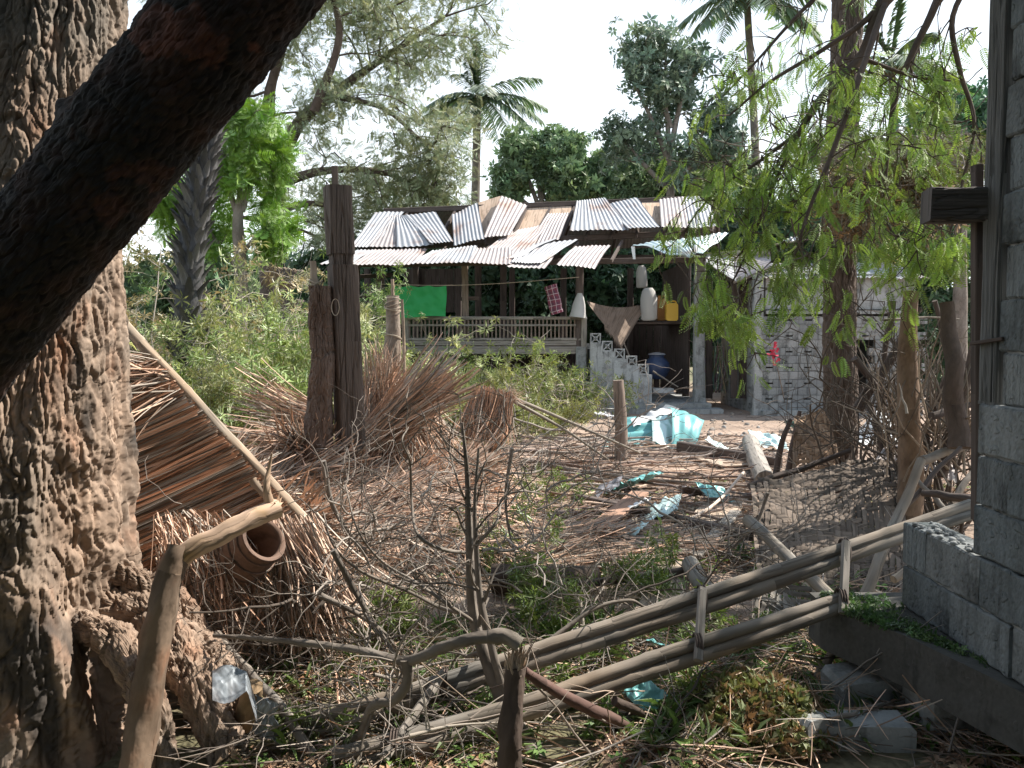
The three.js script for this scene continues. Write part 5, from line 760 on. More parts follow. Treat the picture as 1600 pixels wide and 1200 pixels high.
  const fb = [ // fallen branches
    ['pale forked dead branch right of the bare sapling', [[960, 1000], [915, 985], [905, 940], [880, 920], [830, 895]], 4.2, 0.012, M.twigPale, 9], ['grey branch arching over the ladder from the middle', [[835, 1020], [880, 985], [930, 950], [985, 938], [1010, 950], [1030, 948]], 3.6, 0.013, M.barkGrey, 8], ['dead branch lying across the thatch heap', [[505, 720], [520, 790], [560, 850], [620, 900], [690, 930]], 4.6, 0.016, M.barkGrey, 14], ['twiggy dead branch lying left of the bare sapling', [[500, 930], [560, 960], [610, 1000], [630, 1060]], 3.6, 0.014, M.barkGrey, 14],
    ['spindly dead branch in the bottom middle', [[520, 860], [575, 960], [625, 1040], [640, 1100], [670, 1150]], 3.3, 0.013, M.barkGrey, 14], ['small pale branch right of the snapped stump', [[640, 1150], [700, 1135], [790, 1128]], 2.9, 0.008, M.twigPale, 6], ['thin dead branch on the right of the thatch heap', [[800, 700], [790, 780], [800, 850], [820, 900]], 5.0, 0.012, M.barkGrey, 12], ['dark branch stump lying in the leaf litter below the ladder', [[960, 1095], [1010, 1120], [1035, 1165], [1010, 1190]], 3.3, 0.02, M.barkDark, 8], ['brittle brush lying behind the upright stump', [[1010, 745], [960, 740], [900, 745], [840, 735]], 9.5, 0.014, M.twigDark, 26], ['brittle brush lying in front of the upright stump', [[880, 725], [940, 735], [1020, 732], [1090, 730]], 10.5, 0.014, M.twig, 26], ['leafless branch tangle beside the woven mat', [[1200, 770], [1180, 820], [1150, 850], [1130, 880]], 5.6, 0.012, M.barkGrey, 18], ['dry tangle of stalks at the left end of the woven mat', [[1190, 900], [1150, 930], [1110, 960]], 4.8, 0.010, M.twig, 18]];
  for (const [lab, pts, d, r, m, n] of fb) { const q = new MB(); const w = pts.map((p, i) => P(p[0], p[1], d + (i - pts.length / 2) * 0.06)); twiggy(q, w, r, r * 0.3, n, { len: d > 8 ? 0.6 : 0.28, rise: 0.2 }); solo('fallen_branch', q, m, w.reduce((a, c) => c.y < a.y ? c : a), lab, 'branch', 'fallen branches'); }
}
{ // fine dead brush across the left and middle foreground
  reseed(325);
  const B = [['fine dead brush over the thatch heap, left part', [470, 800], [590, 860], 4.7], ['fine dead brush over the thatch heap, middle part', [560, 760], [680, 850], 5.0], ['fine dead brush left of the bare sapling, upper', [560, 900], [690, 960], 3.9], ['fine dead brush left of the bare sapling, lower', [470, 960], [600, 1030], 3.7], ['fine dead brush behind the bare sapling', [700, 860], [820, 930], 4.4], ['fine dead brush around the green sprig', [780, 720], [860, 830], 5.2], ['fine dead brush between sapling and dark log', [840, 930], [930, 990], 4.0], ['fine dead brush under the bent stem', [540, 1060], [690, 1120], 3.15], ['fine dead brush beside the hanging straw curtain', [440, 900], [520, 1000], 3.9], ['fine dead brush above the ladder middle', [930, 960], [1080, 940], 4.2], ['fine dead brush at the yard edge near the mat', [1080, 850], [1170, 900], 5.2], ['fine dead brush left of the stump', [860, 690], [950, 730], 10]];
  for (const [lab, a, b, d] of B) { const q = new MB(), s = d > 8 ? 2 : 1; let low = P(a[0], a[1], d); for (let k = 0; k < 9; k++) { const u = rnd(), p = P(mix(a[0], b[0], u) + gs() * 25, mix(a[1], b[1], u) + gs() * 25, d + rr(-0.2, 0.25)); p.y = Math.max(0.03, p.y); if (p.y < low.y) low = p; const tips = []; grow(q, p, V(gs(), rr(-0.1, 0.7), gs() * 0.7), rr(0.3, 0.75) * s, rr(0.004, 0.009) * s, 2, { kids: [0, 3, 4], bend: 0.36, step: 0.06 * s, rmin: 0.0018 * s }, tips); } solo('dead_brush', q, rnd() < 0.6 ? M.twig : M.twigDark, low, lab, 'brush', 'fine dead brush in the foreground'); }
}
// peeled forked branch leaning on the roots
{
  reseed(330);
  const t = thing('forked_branch', 'broken forked branch with bare peeled wood, leaning on the old tree roots', 'branch', G(205, 1240));
  const two = (q) => LIN(1, 1, 1);
  const b1 = new MB(); b1.tube(curve([G(208, 1240).add(V(0, -0.03, 0)), P(226, 1110, 2.92), P(248, 980, 2.97), P(264, 905, 3.0), P(277, 866, 3.02), P(280, 852, 3.03)], 30), [0.062, 0.042], { sides: 22, wob: 0.2, freq: 11, colf: (p) => { const k = fbm(p.x * 9, p.y * 6, p.z * 9, 3); return LIN(0.9, 0.85, 0.8).lerp(LIN(1.5, 1.0, 0.75), clamp(k * 3)); } }); b1.build('stem', bark(LIN(0.25, 0.19, 0.145), 0.006), t);
  const b2 = new MB(); b2.tube(curve([P(258, 935, 3.02), P(272, 892, 3.03), P(296, 862, 3.03), P(340, 838, 3.08), P(390, 812, 3.15), P(436, 794, 3.22)], 26), [0.037, 0.038], { sides: 18, wob: 0.24, freq: 13, colf: p => { const k = fbm(p.x * 8 + 3, p.y * 8, p.z * 8, 3); return LIN(1, 1, 1).lerp(LIN(0.62, 0.55, 0.32), clamp(k * 3 - 0.3)); } }); b2.build('peeled_limb', wood(LIN(0.74, 0.53, 0.39), 0.003), t).userData.label = 'freshly peeled pale limb';
  const b3 = new MB(); b3.tube(curve([P(424, 800, 3.2), P(416, 760, 3.2), P(420, 735, 3.22), P(425, 708, 3.22)], 8), [0.022, 0.012, 0.003], { sides: 7, wob: 0.3, freq: 20 }); for (let k = 0; k < 7; k++) { const p = P(432, 792, 3.22); b3.tube([p, p.clone().add(V(rr(0, 0.03), rr(0.0, 0.06), gs() * 0.02))], [0.012, 0.001], { sides: 4 }); } b3.build('splinter', wood(LIN(0.62, 0.44, 0.31)), t);
}
// crumpled tin caught on the root
{ const b = new MB(); reseed(331); const f = (u, v) => { const p = P(mix(332, 398, u), mix(1048 - 6 * u, 1096 - 14 * u, v), 3.02 - 0.12 * v).add(V(0, 0.018 * Math.sin(u * 5 + v * 3) + 0.012 * fbm(u * 5, v * 5, 3, 3), 0)); if (u > 0.82) p.add(V(0, -0.25 * (u - 0.82) * 3, -0.1 * (u - 0.82))); return p; };
  b.grid(26, 16, f, { su: 0.4, sv: 0.3 }); b.grid(14, 12, (u, v) => P(mix(398, 432, u), mix(1085, 1150, v) + 12 * u, 3.05).add(V(0.01 * Math.sin(v * 14), 0, 0.03 * fbm(u * 6, v * 7, 9, 3))), { su: 0.2, sv: 0.3 }); solo('tin_scrap', b, tin(LIN(0.34, 0.38, 0.41), { roughness: 0.45, metalness: 0.3 }), P(380, 1100, 2.95), 'crumpled grey tin scrap caught on the root beside the broken stub', 'scrap'); }

// ---------------------------------------------------------------- thatch
const STRAWS = [0, 1, 2].map(k => { const b = new MB(), n = 5, pts = []; for (let j = 0; j <= n; j++) { const t = j / n; pts.push(V(0.02 * Math.sin(t * 5 + k * 2), t, (k - 0.6) * 0.14 * t * t)); } let pi = -1; pts.forEach((p, j) => { const w = j === n ? 0.1 : 0.5; const i = b.v(p.clone().add(V(-w, 0, 0))); b.v(p.clone().add(V(0, 0, 0.012))); b.v(p.clone().add(V(w, 0, 0))); if (pi >= 0) b.i.push(pi, pi + 1, i + 1, pi, i + 1, i, pi + 1, pi + 2, i + 2, pi + 1, i + 2, i + 1); pi = i; }); return b.geometry(); });
const strawCol = (v = 0.35, red = 1) => { const k = 1 + rr(-v, v), g = rnd(); return g < 0.33 ? LIN(0.42 * k, 0.365 * k, 0.31 * k) : g < 0.42 ? LIN(0.2 * k, 0.15 * k, 0.12 * k) : LIN(0.60 * k, (0.435 - 0.03 * red) * k, (0.335 - 0.04 * red) * k); };
function straws(parent, list, nm = 'straw') { const s = [[], [], []]; list.forEach(l => s[Math.floor(rnd() * 3)].push(l)); s.forEach((l, k) => l.length && scatter(nm, STRAWS[k], M.straw, l, parent)); }
const straw = (p, dir, L, w, c) => ({ p, q: look(dir, rnd() * 6.28), s: V(w * 0.5, L, L), c: c || strawCol() });
const bx = V(0, 0, 0), bz = V(0, 0, 0), bm4 = new THREE.Matrix4();
function flat(p, dir, nrm, L, w, c) { const y = dir.clone().normalize(); bz.copy(nrm).addScaledVector(y, -nrm.dot(y)).normalize(); bx.crossVectors(y, bz); bm4.makeBasis(bx, y, bz); return { p, q: new THREE.Quaternion().setFromRotationMatrix(bm4), s: V(w, L, L * 0.7), c: c || strawCol() }; }   // a blade lying in a surface
// the leaning panel: ridge pole with leaves sewn along it
{
  reseed(340);
  const a = P(176, 488, 4.55), b = P(498, 838, 4.2), t = thing('torn_thatch', 'torn palm thatch panel hanging from a slanting bamboo pole beside the old tree', 'thatch', G(500, 980));
  const q = new MB(); bamboo(q, a, b, 0.03, { taper: 1.1, kink: 0.02, node: 0.4 }); q.build('pole', M.bambooPale, t); const q2 = new MB(); bamboo(q2, P(395, 735, 4.25).add(V(0, -0.05, 0)), P(490, 842, 4.18).add(V(-0.02, -0.05, 0)), 0.024, {}); q2.build('pole', M.bambooPale, t);
  const l = [], ax = b.clone().sub(a).normalize(), dn = V(-0.86, -0.42, 0.12).normalize(), pn = V(0, 0, 0).crossVectors(ax, dn).normalize();
  for (let k = 0; k < 6000; k++) { const u = rr(0.30, 0.9), p = a.clone().lerp(b, u).add(V(0, -0.02, 0)).addScaledVector(rdir(), 0.02), L = mix(0.62, 0.95, smooth(0.3, 0.6, u)) * mix(1, 0.55, smooth(0.7, 0.92, u)) * rr(0.55, 1.05); l.push(flat(p.addScaledVector(pn, rr(-0.035, 0.035)), dn.clone().add(rdir().multiplyScalar(0.07)), pn.clone().add(rdir().multiplyScalar(0.35)), L, rr(0.006, 0.018), strawCol(0.4, 2.4))); }
  for (let k = 0; k < 240; k++) { const p = a.clone().lerp(b, rr(0.2, 0.36)).addScaledVector(rdir(), 0.03); l.push(straw(p, V(-0.7, -0.25, 0.2).add(rdir().multiplyScalar(0.45)), rr(0.2, 0.5), rr(0.008, 0.018))); }
  for (let k = 0; k < 46; k++) { const p = a.clone().lerp(b, rr(0.24, 0.30)).addScaledVector(rdir(), 0.02); l.push(straw(p, V(0.4, -1, 0.2).add(rdir().multiplyScalar(0.4)), rr(0.08, 0.16), 0.008, LIN(0.72, 0.62, 0.52))); }
  straws(t, l, 'palm_leaves');
}
// heaps: a rough core and leaf blades lying over it
function heap(name, label, c, rx, rz, h, n, o = {}) {
  const t = thing(name, label, 'thatch', V(c.x, 0, c.z), o.group || 'heaps of collapsed thatch'), top = (x, z) => { const d = Math.sqrt(x * x / rx / rx + z * z / rz / rz); return h * Math.max(0, Math.pow(Math.max(0, 1 - d), 0.65)) * (0.85 + 0.5 * fbm((c.x + x) * 2.4, 2, (c.z + z) * 2.4, 3)); };
  const core = new MB(); core.grid(40, 40, (u, v) => { const x = (u * 2 - 1) * rx, z = (v * 2 - 1) * rz; return V(c.x + x, c.y + top(x, z) * 0.9 - 0.03, c.z + z); }, { su: rx * 2, sv: rz * 2 }); core.build('core', wood(LIN(0.20, 0.125, 0.09), 0.02), t);
  const l = [], e = 0.05;
  const lie = (x, z, d0, L, w, red) => { const y = top(x, z), gx = (top(x + e, z) - y) / e, gz = (top(x, z + e) - y) / e; d0.y = gx * d0.x + gz * d0.z + rr(-0.1, 0.14); l.push(flat(V(c.x + x, c.y + y + rr(-0.01, 0.045), c.z + z), d0, V(-gx, 1, -gz).add(rdir().multiplyScalar(0.6)), L, w, strawCol(0.4, red))); };
  const red = o.red === undefined ? 0.8 : o.red * 0.8;
  for (let k = 0; k < n / 30; k++) { // torn leaf fans: blades spreading from one stalk end
    const a = rnd() * 6.283, r = Math.sqrt(rnd()), x = Math.cos(a) * r * rx, z = Math.sin(a) * r * rz, d = (o.dir || V(1, -0.1, 0.3)).clone().applyAxisAngle(V(0, 1, 0), (o.swirl || 0) * fbm((c.x + x) * 1.1, 4, (c.z + z) * 1.1, 2) * 4 + gs() * 0.45), L = rr(0.25, 0.7) * (o.len || 1), tone = red + rr(-0.8, 0.6);
    for (let m = 0; m < 40; m++) { const q = d.clone().applyAxisAngle(V(0, 1, 0), gs() * 0.14).add(rdir().multiplyScalar(0.08)), s = gs() * 0.05; lie(x + s * d.z - d.x * L * rr(0.2, 0.6), z - s * d.x - d.z * L * rr(0.2, 0.6), q, L * rr(0.4, 1), rr(0.005, 0.015), tone); }
  }
  for (let k = 0; k < n * 0.5; k++) { const a = rnd() * 6.283, r = Math.sqrt(rnd()) * 1.05, d0 = rdir(); lie(Math.cos(a) * r * rx, Math.sin(a) * r * rz, d0, rr(0.05, 0.3), rr(0.003, 0.012), red); }
  straws(t, l, 'palm_leaves'); return t;
}
reseed(341);
heap('thatch_heap', 'wide sunlit heap of fallen palm thatch in front of the two posts', foot(610, 6.2), 1.25, 1.0, 0.62, 7500, { dir : V(1, -0.12, 0.35), swirl: 0.5, group: 'heaps of collapsed thatch' });
heap('thatch_heap', 'thatch heap at the foot of the round log post', foot(480, 6.6), 0.8, 0.7, 0.85, 5200, { dir  : V(0.3, -0.5, 0.8), swirl: 1.2 });
heap('thatch_heap', 'thatch heap under the slanting panel, next to the clay pot', foot(365, 4.85), 0.85, 0.62, 0.85, 5200, { dir : V(0.75, -0.45, 0.5), swirl: 0.8 });
heap('thatch_heap', 'flat spread of pinkish thatch in the middle of the yard', foot(900, 6.1).add(V(0.1, 0, 0)), 0.95, 0.5, 0.12, 3000, { dir : V(1, 0, 0.25), swirl: 0.3, red: 1.3 });
heap('thatch_heap', 'straw heap on the right of the small frayed bundle', foot(735, 7.6), 0.5, 0.5, 0.5, 2000, { dir : V(0.3, -0.6, 0.6), swirl: 1.2, red: 0.2 });
heap('thatch_heap', 'grey fallen leaves beside the roots below the clay pot', foot(330, 4.05), 0.32, 0.25, 0.5, 700, { dir: V(0.3, -0.9, 0.4), swirl: 0.6, red: 0.2 });
// leaves hanging down the front of the heap beside the old tree
{ const t = thing('hanging_thatch', 'curtain of split palm leaves hanging over the dark hollow, right of the clay pot', 'thatch', foot(450, 3.9)), l = []; reseed(342); for (let k = 0; k < 520; k++) { const u = rnd(), p = P(mix(395, 500, u) + gs() * 6, mix(872, 905, u) + gs() * 12, 3.95 + rr(-0.1, 0.12)); l.push(straw(p, V(0.12 + gs() * 0.14, -1, 0.1 + gs() * 0.12), rr(0.18, 0.5), rr(0.008, 0.022), strawCol(0.4, 0.4))); } for (let k = 0; k < 380; k++) { const p = P(rr(425, 500), rr(800, 890), 4.0 + rr(-0.1, 0.1)); l.push(straw(p, V(0.5, -0.8, 0.35).add(rdir().multiplyScalar(0.2)), rr(0.25, 0.5), rr(0.01, 0.02), strawCol(0.35, 0))); } straws(t, l, 'palm_leaves');
  const s2 = thing('hanging_thatch', 'fringe of broken straw over the roots, left of the clay pot', 'thatch', foot(330, 3.8)), l2 = []; for (let k = 0; k < 420; k++) { const p = P(rr(240, 352), rr(795, 905), 3.85 + rr(-0.12, 0.1)); l2.push(straw(p, V(0.45, -0.75, 0.3).add(rdir().multiplyScalar(0.35)), rr(0.12, 0.36), rr(0.007, 0.018))); } straws(s2, l2, 'palm_leaves'); }
// standing sheaves
function sheaf(name, label, base, top, r0, r1, n, fans, o = {}) { // a bale of hanging leaves with long blades fanned out of it: fans [from, dir, count, length, spread]
  const t = thing(name, label, 'thatch', base, 'sheaves of thatch'), l = [], ax = top.clone().sub(base), core = new MB(); core.tube(curve([base, base.clone().lerp(top, 0.5), top], 10), [r0 * 0.85, r1 * 0.7], { sides: 18, wob: 0.3, freq: 5 }); core.build('core', wood(LIN(0.22, 0.13, 0.09), 0.02), t);
  for (let k = 0; k < n; k++) { const a = rnd() * 6.283, h = rr(0.1, 1.05), e = V(Math.cos(a), 0, Math.sin(a)), cl = noise(a * 3, h * 3, base.x) * 0.5, p = base.clone().addScaledVector(ax, h).addScaledVector(e, mix(r0, r1, h) * rr(0.5, 1.1)); l.push(straw(p, ax.clone().normalize().multiplyScalar(-1).addScaledVector(e, 0.25 + cl).add(V(cl, 0, 0)).add(rdir().multiplyScalar(0.28)), rr(0.15, 0.5) * (o.len || 1), rr(0.005, 0.015), strawCol(0.4, o.red === undefined ? 1 : o.red))); }
  for (const [from, dir, c, L, sp] of fans) for (let k = 0; k < c; k++) { const g = Math.floor(rnd() * 5) / 5 - 0.4; l.push(straw(from.clone().addScaledVector(rdir(), 0.14), dir.clone().add(V(g * sp * 0.5, -g * sp * 0.5, g * 0.2)).add(rdir().multiplyScalar(sp * 0.4)), L * rr(0.45, 1.1), rr(0.005, 0.016), strawCol(0.4, o.red === undefined ? 0.6 : o.red))); }
  straws(t, l, 'palm_leaves'); return t; }
reseed(343);
sheaf('thatch_sheaf', 'big frayed sheaf of red-brown thatch right of the square post', P(625, 705, 7.2), P(612, 596, 7.2), 0.34, 0.27, 4200, [[P(575, 690, 6.9), V(0.75, 0.62, 0.1), 420, 0.95, 0.3], [P(600, 610, 7.2), V(-0.15, 1, 0), 240, 0.34, 0.9], [P(585, 640, 7.1), V(0.3, 0.8, 0.2), 200, 0.5, 0.9]]);
sheaf('thatch_sheaf', 'thatch sheaf behind the square post, leaning right', P(660, 695, 7.7), P(650, 620, 7.7), 0.16, 0.14, 700, [[P(640, 640, 7.6), V(0.9, 0.55, 0), 130, 0.45, 0.5]], { red: 0.3 });
sheaf('thatch_sheaf', 'ragged thatch clump left of the round log post', P(455, 690, 7.4), P(470, 640, 7.2), 0.2, 0.16, 600, [[P(480, 650, 7.2), V(-1, 0.45, 0.1), 170, 0.6, 0.5], [P(470, 690, 7), V(-1, 0.1, 0.3), 160, 0.6, 0.5]], { red: 0.6 });
{ // frayed bundle folded over a stump
  const t = thing('folded_thatch', 'small red-brown thatch bundle folded over a stump, left of the yard', 'thatch', foot(770, 8.3)), l = []; reseed(344); const d = 8.3;
  const sk = new MB(); sk.grid(16, 16, (u, v) => P(mix(742, 800, u) - 16 * v, mix(606 + 14 * Math.abs(u - 0.3), 688, v), d - 0.12 * Math.sin(u * 3) + 0.05 * fbm(u * 5, v * 4, 2, 3))); sk.build('core', wood(LIN(0.36, 0.19, 0.12), 0.01), t);
  for (let k = 0; k < 900; k++) { const u = rnd(); const p = P(mix(738, 802, u), 604 + 16 * Math.abs(u - 0.3) + rr(-4, 20), d - 0.14 + rr(-0.05, 0.05)); l.push(straw(p, V(-0.22, -1, 0.1).add(rdir().multiplyScalar(0.25)), rr(0.2, 0.55), rr(0.006, 0.014), strawCol(0.3, 2))); } for (let k = 0; k < 160; k++) l.push(straw(P(rr(785, 806), rr(606, 625), d - 0.1), rdir().add(V(0.5, -0.3, 0)), rr(0.06, 0.18), 0.006, strawCol(0.3, 0))); straws(t, l, 'palm_leaves'); }

// ---------------------------------------------------------------- posts
{
  reseed(350);
  const d = 6.5, b = foot(553, d), t = thing('square_post', 'tall dark squared timber post with a tenon on top, left of centre', 'post', b);
  const sec = (y0, y1, w, m, off = 0) => { const q = new MB(), lean = y => P(mix(527, 553, (y - 290) / 560) + off, y, d); const A = lean(y0), B = lean(y1), st = barkStem([B, A], (v, a) => { const c = Math.cos(a - 0.5), s = Math.sin(a - 0.5); return w / 2 * Math.pow(Math.pow(Math.abs(c), 9) + Math.pow(Math.abs(s), 9), -1 / 9); }, 120, 220, p => { const f = Math.abs(noise(p.x * 26, p.y * 1.3, p.z * 26)); return -0.012 * smooth(0.1, 0, f) + 0.012 * fbm(p.x * 8, p.y * 3, p.z * 8, 3) + 0.003 * fbm(p.x * 60, p.y * 6, p.z * 60, 2); }, null, Math.PI); st.tube([A.clone().add(V(0, -0.006, 0)), A.clone().add(V(0, 0.002, 0))], w * 0.52, { sides: 12 }); st.build('shaft', m, t); };
  const pm = wood(LIN(0.135, 0.105, 0.09), 0.007); sec(415, 860, 0.205, pm, 2); sec(292, 398, 0.19, pm); sec(398, 415, 0.165, pm, 1); { const q = new MB(); q.beam(P(524, 294, d), P(523, 260, d), 0.05, 0.05, { up: V(0.2, 0, 1) }); q.build('tenon', M.wood, t); }
  const b2 = foot(500, d - 0.1), r = thing('log_post', 'rough barked round log post with a bamboo stub, beside the square post', 'post', b2), q = new MB();
  const lg = barkStem([b2, P(498, 720, d - 0.1), P(500, 640, d - 0.1), P(506, 560, d - 0.1), P(500, 500, d - 0.1), P(500, 447, d - 0.1)], (v, a, p) => mix(0.125, 0.085, v) + 0.05 * fbm(p.y * 2.2, a * 0.4, 3, 3), 110, 300, p => plates(p, 1.3) * 0.8, null, Math.PI); const lgm = lg.build('log', bark(LIN(0.22, 0.155, 0.125), 0.012), r); const s = new MB(); bamboo(s, P(492, 450, d - 0.1), P(489, 408, d - 0.1), 0.028); s.build('stub', M.bambooPale, r);
  const w = new MB(); for (let k = 0; k < 3; k++) { const rg = []; for (let i = 0; i <= 18; i++) { const a = i / 18 * 6.2832; rg.push(P(492 + k, 446 - k * 3, d - 0.1).add(V(Math.cos(a) * 0.05, 0.012 * Math.sin(a * 2 + k), Math.sin(a) * 0.05))); } w.tube(rg, 0.005, { sides: 5, cap: false }); } const lp = []; for (let i = 0; i <= 18; i++) { const a = i / 18 * 6.2832; lp.push(P(524 + Math.cos(a) * 6, 480 + Math.sin(a) * 13, d - 0.2)); } w.tube(lp, 0.003, { sides: 4, cap: false }); w.build('binding', M.wire, lgm);
  const d3 = 8.2, b3 = foot(612, d3), p3 = thing('short_post', 'short dark post with wire and a bamboo peg, behind the thatch sheaf', 'post', b3), q3 = new MB(); q3.tube(curve([b3, P(612, 600, d3), P(614, 520, d3), P(614, 462, d3)], 16), [0.11, 0.085, 0.06], { sides: 14, wob: 0.16 }); const lg3 = q3.build('log', M.bark, p3); const s3 = new MB(); bamboo(s3, P(614, 466, d3), P(613, 436, d3), 0.018); s3.build('peg', M.bambooPale, p3);
  const w3 = new MB(); for (let k = 0; k < 7; k++) { const rg = []; for (let i = 0; i <= 14; i++) { const a = i / 14 * 6.2832; rg.push(P(614, 470 + k * 3 + (k > 4 ? 40 : 0), d3).add(V(Math.cos(a) * 0.085, 0.03 * Math.sin(a + k), Math.sin(a) * 0.085))); } w3.tube(rg, 0.005, { sides: 4, cap: false }); } w3.build('binding', M.wire, lg3);
  const mk = (name, lab, m, pts, rs, cat = 'post') => { const q = new MB(); q.tube(curve(pts, 14), rs, { sides: 14, wob: 0.14, freq: 7 }); return solo(name, q, m, pts[0], lab, cat); };
  mk('thin_stake', 'thin pale stake beside the short dark post', M.bambooPale, [foot(632, 8), P(631, 540, 8), P(628, 468, 8)], [0.018, 0.014], 'stake');
  mk('stump_post', 'weathered upright post stump standing alone before the teal sheets', M.wood, [foot(970, 10.4), P(971, 690, 10.4), P(969, 640, 10.4), P(966, 594, 10.4)], [0.085, 0.08, 0.076, 0.07]);
  mk('stump_post', 'dark stump under the folded thatch bundle', M.woodDark, [foot(774, 8.5), P(776, 690, 8.5), P(788, 616, 8.5)], [0.09, 0.08]);
  mk('wooden_stake', 'flat brown stake standing in the hollow, left one of two', M.wood, [G(388, 1018), P(375, 960, 4.2), P(362, 915, 4.25)], [0.045, 0.04], 'stake');
  mk('wooden_stake', 'grey stake standing in the hollow, right one of two', M.woodGrey, [G(430, 1060), P(405, 980, 4.0), P(382, 915, 4.2)], [0.04, 0.032], 'stake');
  mk('leaning_post', 'dark post with a sunlit orange foot, behind the ladder top', bark(LIN(0.27, 0.18, 0.12), 0.008), [foot(1420, 5.9), P(1424, 760, 5.9), P(1420, 640, 5.9), P(1418, 540, 5.9), P(1424, 455, 5.9)], [0.10, 0.075, 0.07, 0.065, 0.05]);
  mk('charred_stake', 'charred stake leaning left at the torn mat, left one of two', M.woodDark, [foot(1212, 8.6), P(1222, 690, 8.6), P(1236, 655, 8.6)], [0.04, 0.02], 'stake'); mk('charred_stake', 'charred stake leaning left at the torn mat, right one of two', M.woodDark, [foot(1230, 8.4), P(1240, 690, 8.4), P(1250, 642, 8.4)], [0.04, 0.02], 'stake');
}
// toppled posts and sticks at the right, in shade
{
  reseed(351);
  const S = [[1340, 640, 1436, 480, 7, 0.05, 'dark branch propped on the tall trunk'], [1335, 560, 1400, 640, 6.8, 0.03, 'dead limb slanting down from the tall trunk'], [1500, 700, 1478, 470, 5.4, 0.07, 'thick dead log leaning behind the timber batten'], [1470, 745, 1520, 540, 6, 0.045, 'brown log leaning right beside the batten'], [1440, 700, 1475, 590, 6.4, 0.03, 'dark stick leaning over the bent tin'], [1372, 640, 1408, 560, 7.5, 0.022, 'thin dark stick above the white mound'], [1386, 720, 1345, 600, 6.9, 0.025, 'crooked stick before the white mound'], [1450, 840, 1522, 735, 4.6, 0.025, 'grey split pole above the ladder top'], [1405, 800, 1500, 700, 5, 0.02, 'pale stick crossing the leaning post'], [1520, 780, 1440, 770, 4.6, 0.03, 'dark stick lying behind the wall stub'], [1380, 500, 1500, 498, 6, 0.01, 'thin wire-like stick lying level below the leaves'], [1455, 650, 1530, 630, 5.6, 0.03, 'dark pole lying behind the batten'], [1440, 720, 1528, 690, 5.4, 0.035, 'dark pole lying low behind the batten'], [1490, 560, 1440, 690, 6.2, 0.02, 'slender stick leaning left'], [1395, 470, 1375, 640, 7.2, 0.03, 'upright dead sapling behind the leaning post'], [1460, 470, 1500, 610, 6.8, 0.02, 'dead twig stem beneath the hanging leaves'], [1360, 760, 1460, 690, 6.3, 0.028, 'grey pole resting on the woven mat top'], [1170, 760, 1330, 705, 6.6, 0.03, 'long grey pole along the top of the woven mat'], [1480, 800, 1425, 740, 4.9, 0.018, 'short stick behind the ladder end']];
  for (const [x0, y0, x1, y1, d, r, lab] of S) { const q = new MB(), a = P(x0, y0, d), b = P(x1, y1, d + 0.2); q.tube(wander(a, b, 9, 0.06), [r, r * 0.65], { sides: 9, wob: 0.16, freq: 8 }); solo('dead_pole', q, r > 0.04 ? M.barkDark : rnd() < 0.5 ? M.woodDark : M.barkGrey, a.y < b.y ? a : b, lab, 'pole', 'dead poles at the right'); }
  for (const [px, d, h, w, lab] of [[1372, 7.6, 1.5, 0.5, 'dark dead bush beside the tall trunk'], [1450, 6.8, 1.7, 0.6, 'dark dead bush behind the leaning post'], [1515, 6.2, 1.5, 0.5, 'dark dead bush behind the timber batten']]) shrub('dead_bush', lab, foot(px, d), w, h, 11, { r: 0.016, rmin: 0.003, k1: 4, k2: 3, splay: 0.3, bend: 0.32, lift: 0.04, stem: M.twigDark, cat: 'bush' }, 'dead bushes at the right');
  // dry broken stalks fanned among them
  const t = thing('dry_stalks', 'fan of dry broken stalks behind the timber batten', 'stalks', P(1470, 720, 6)), q = new MB(); for (let k = 0; k < 170; k++) { const a = P(rr(1385, 1530), rr(640, 760), rr(5.6, 7)), b = a.clone().add(V(gs() * 0.22, rr(0.15, 0.8), gs() * 0.2)); q.tube(wander(a, b, 4, 0.12), [rr(0.004, 0.011), 0.003], { sides: 4, col: hue(1, 0.9, 0.8, 0.45) }); } q.build('stalks', M.twig, t, 'stuff');
}

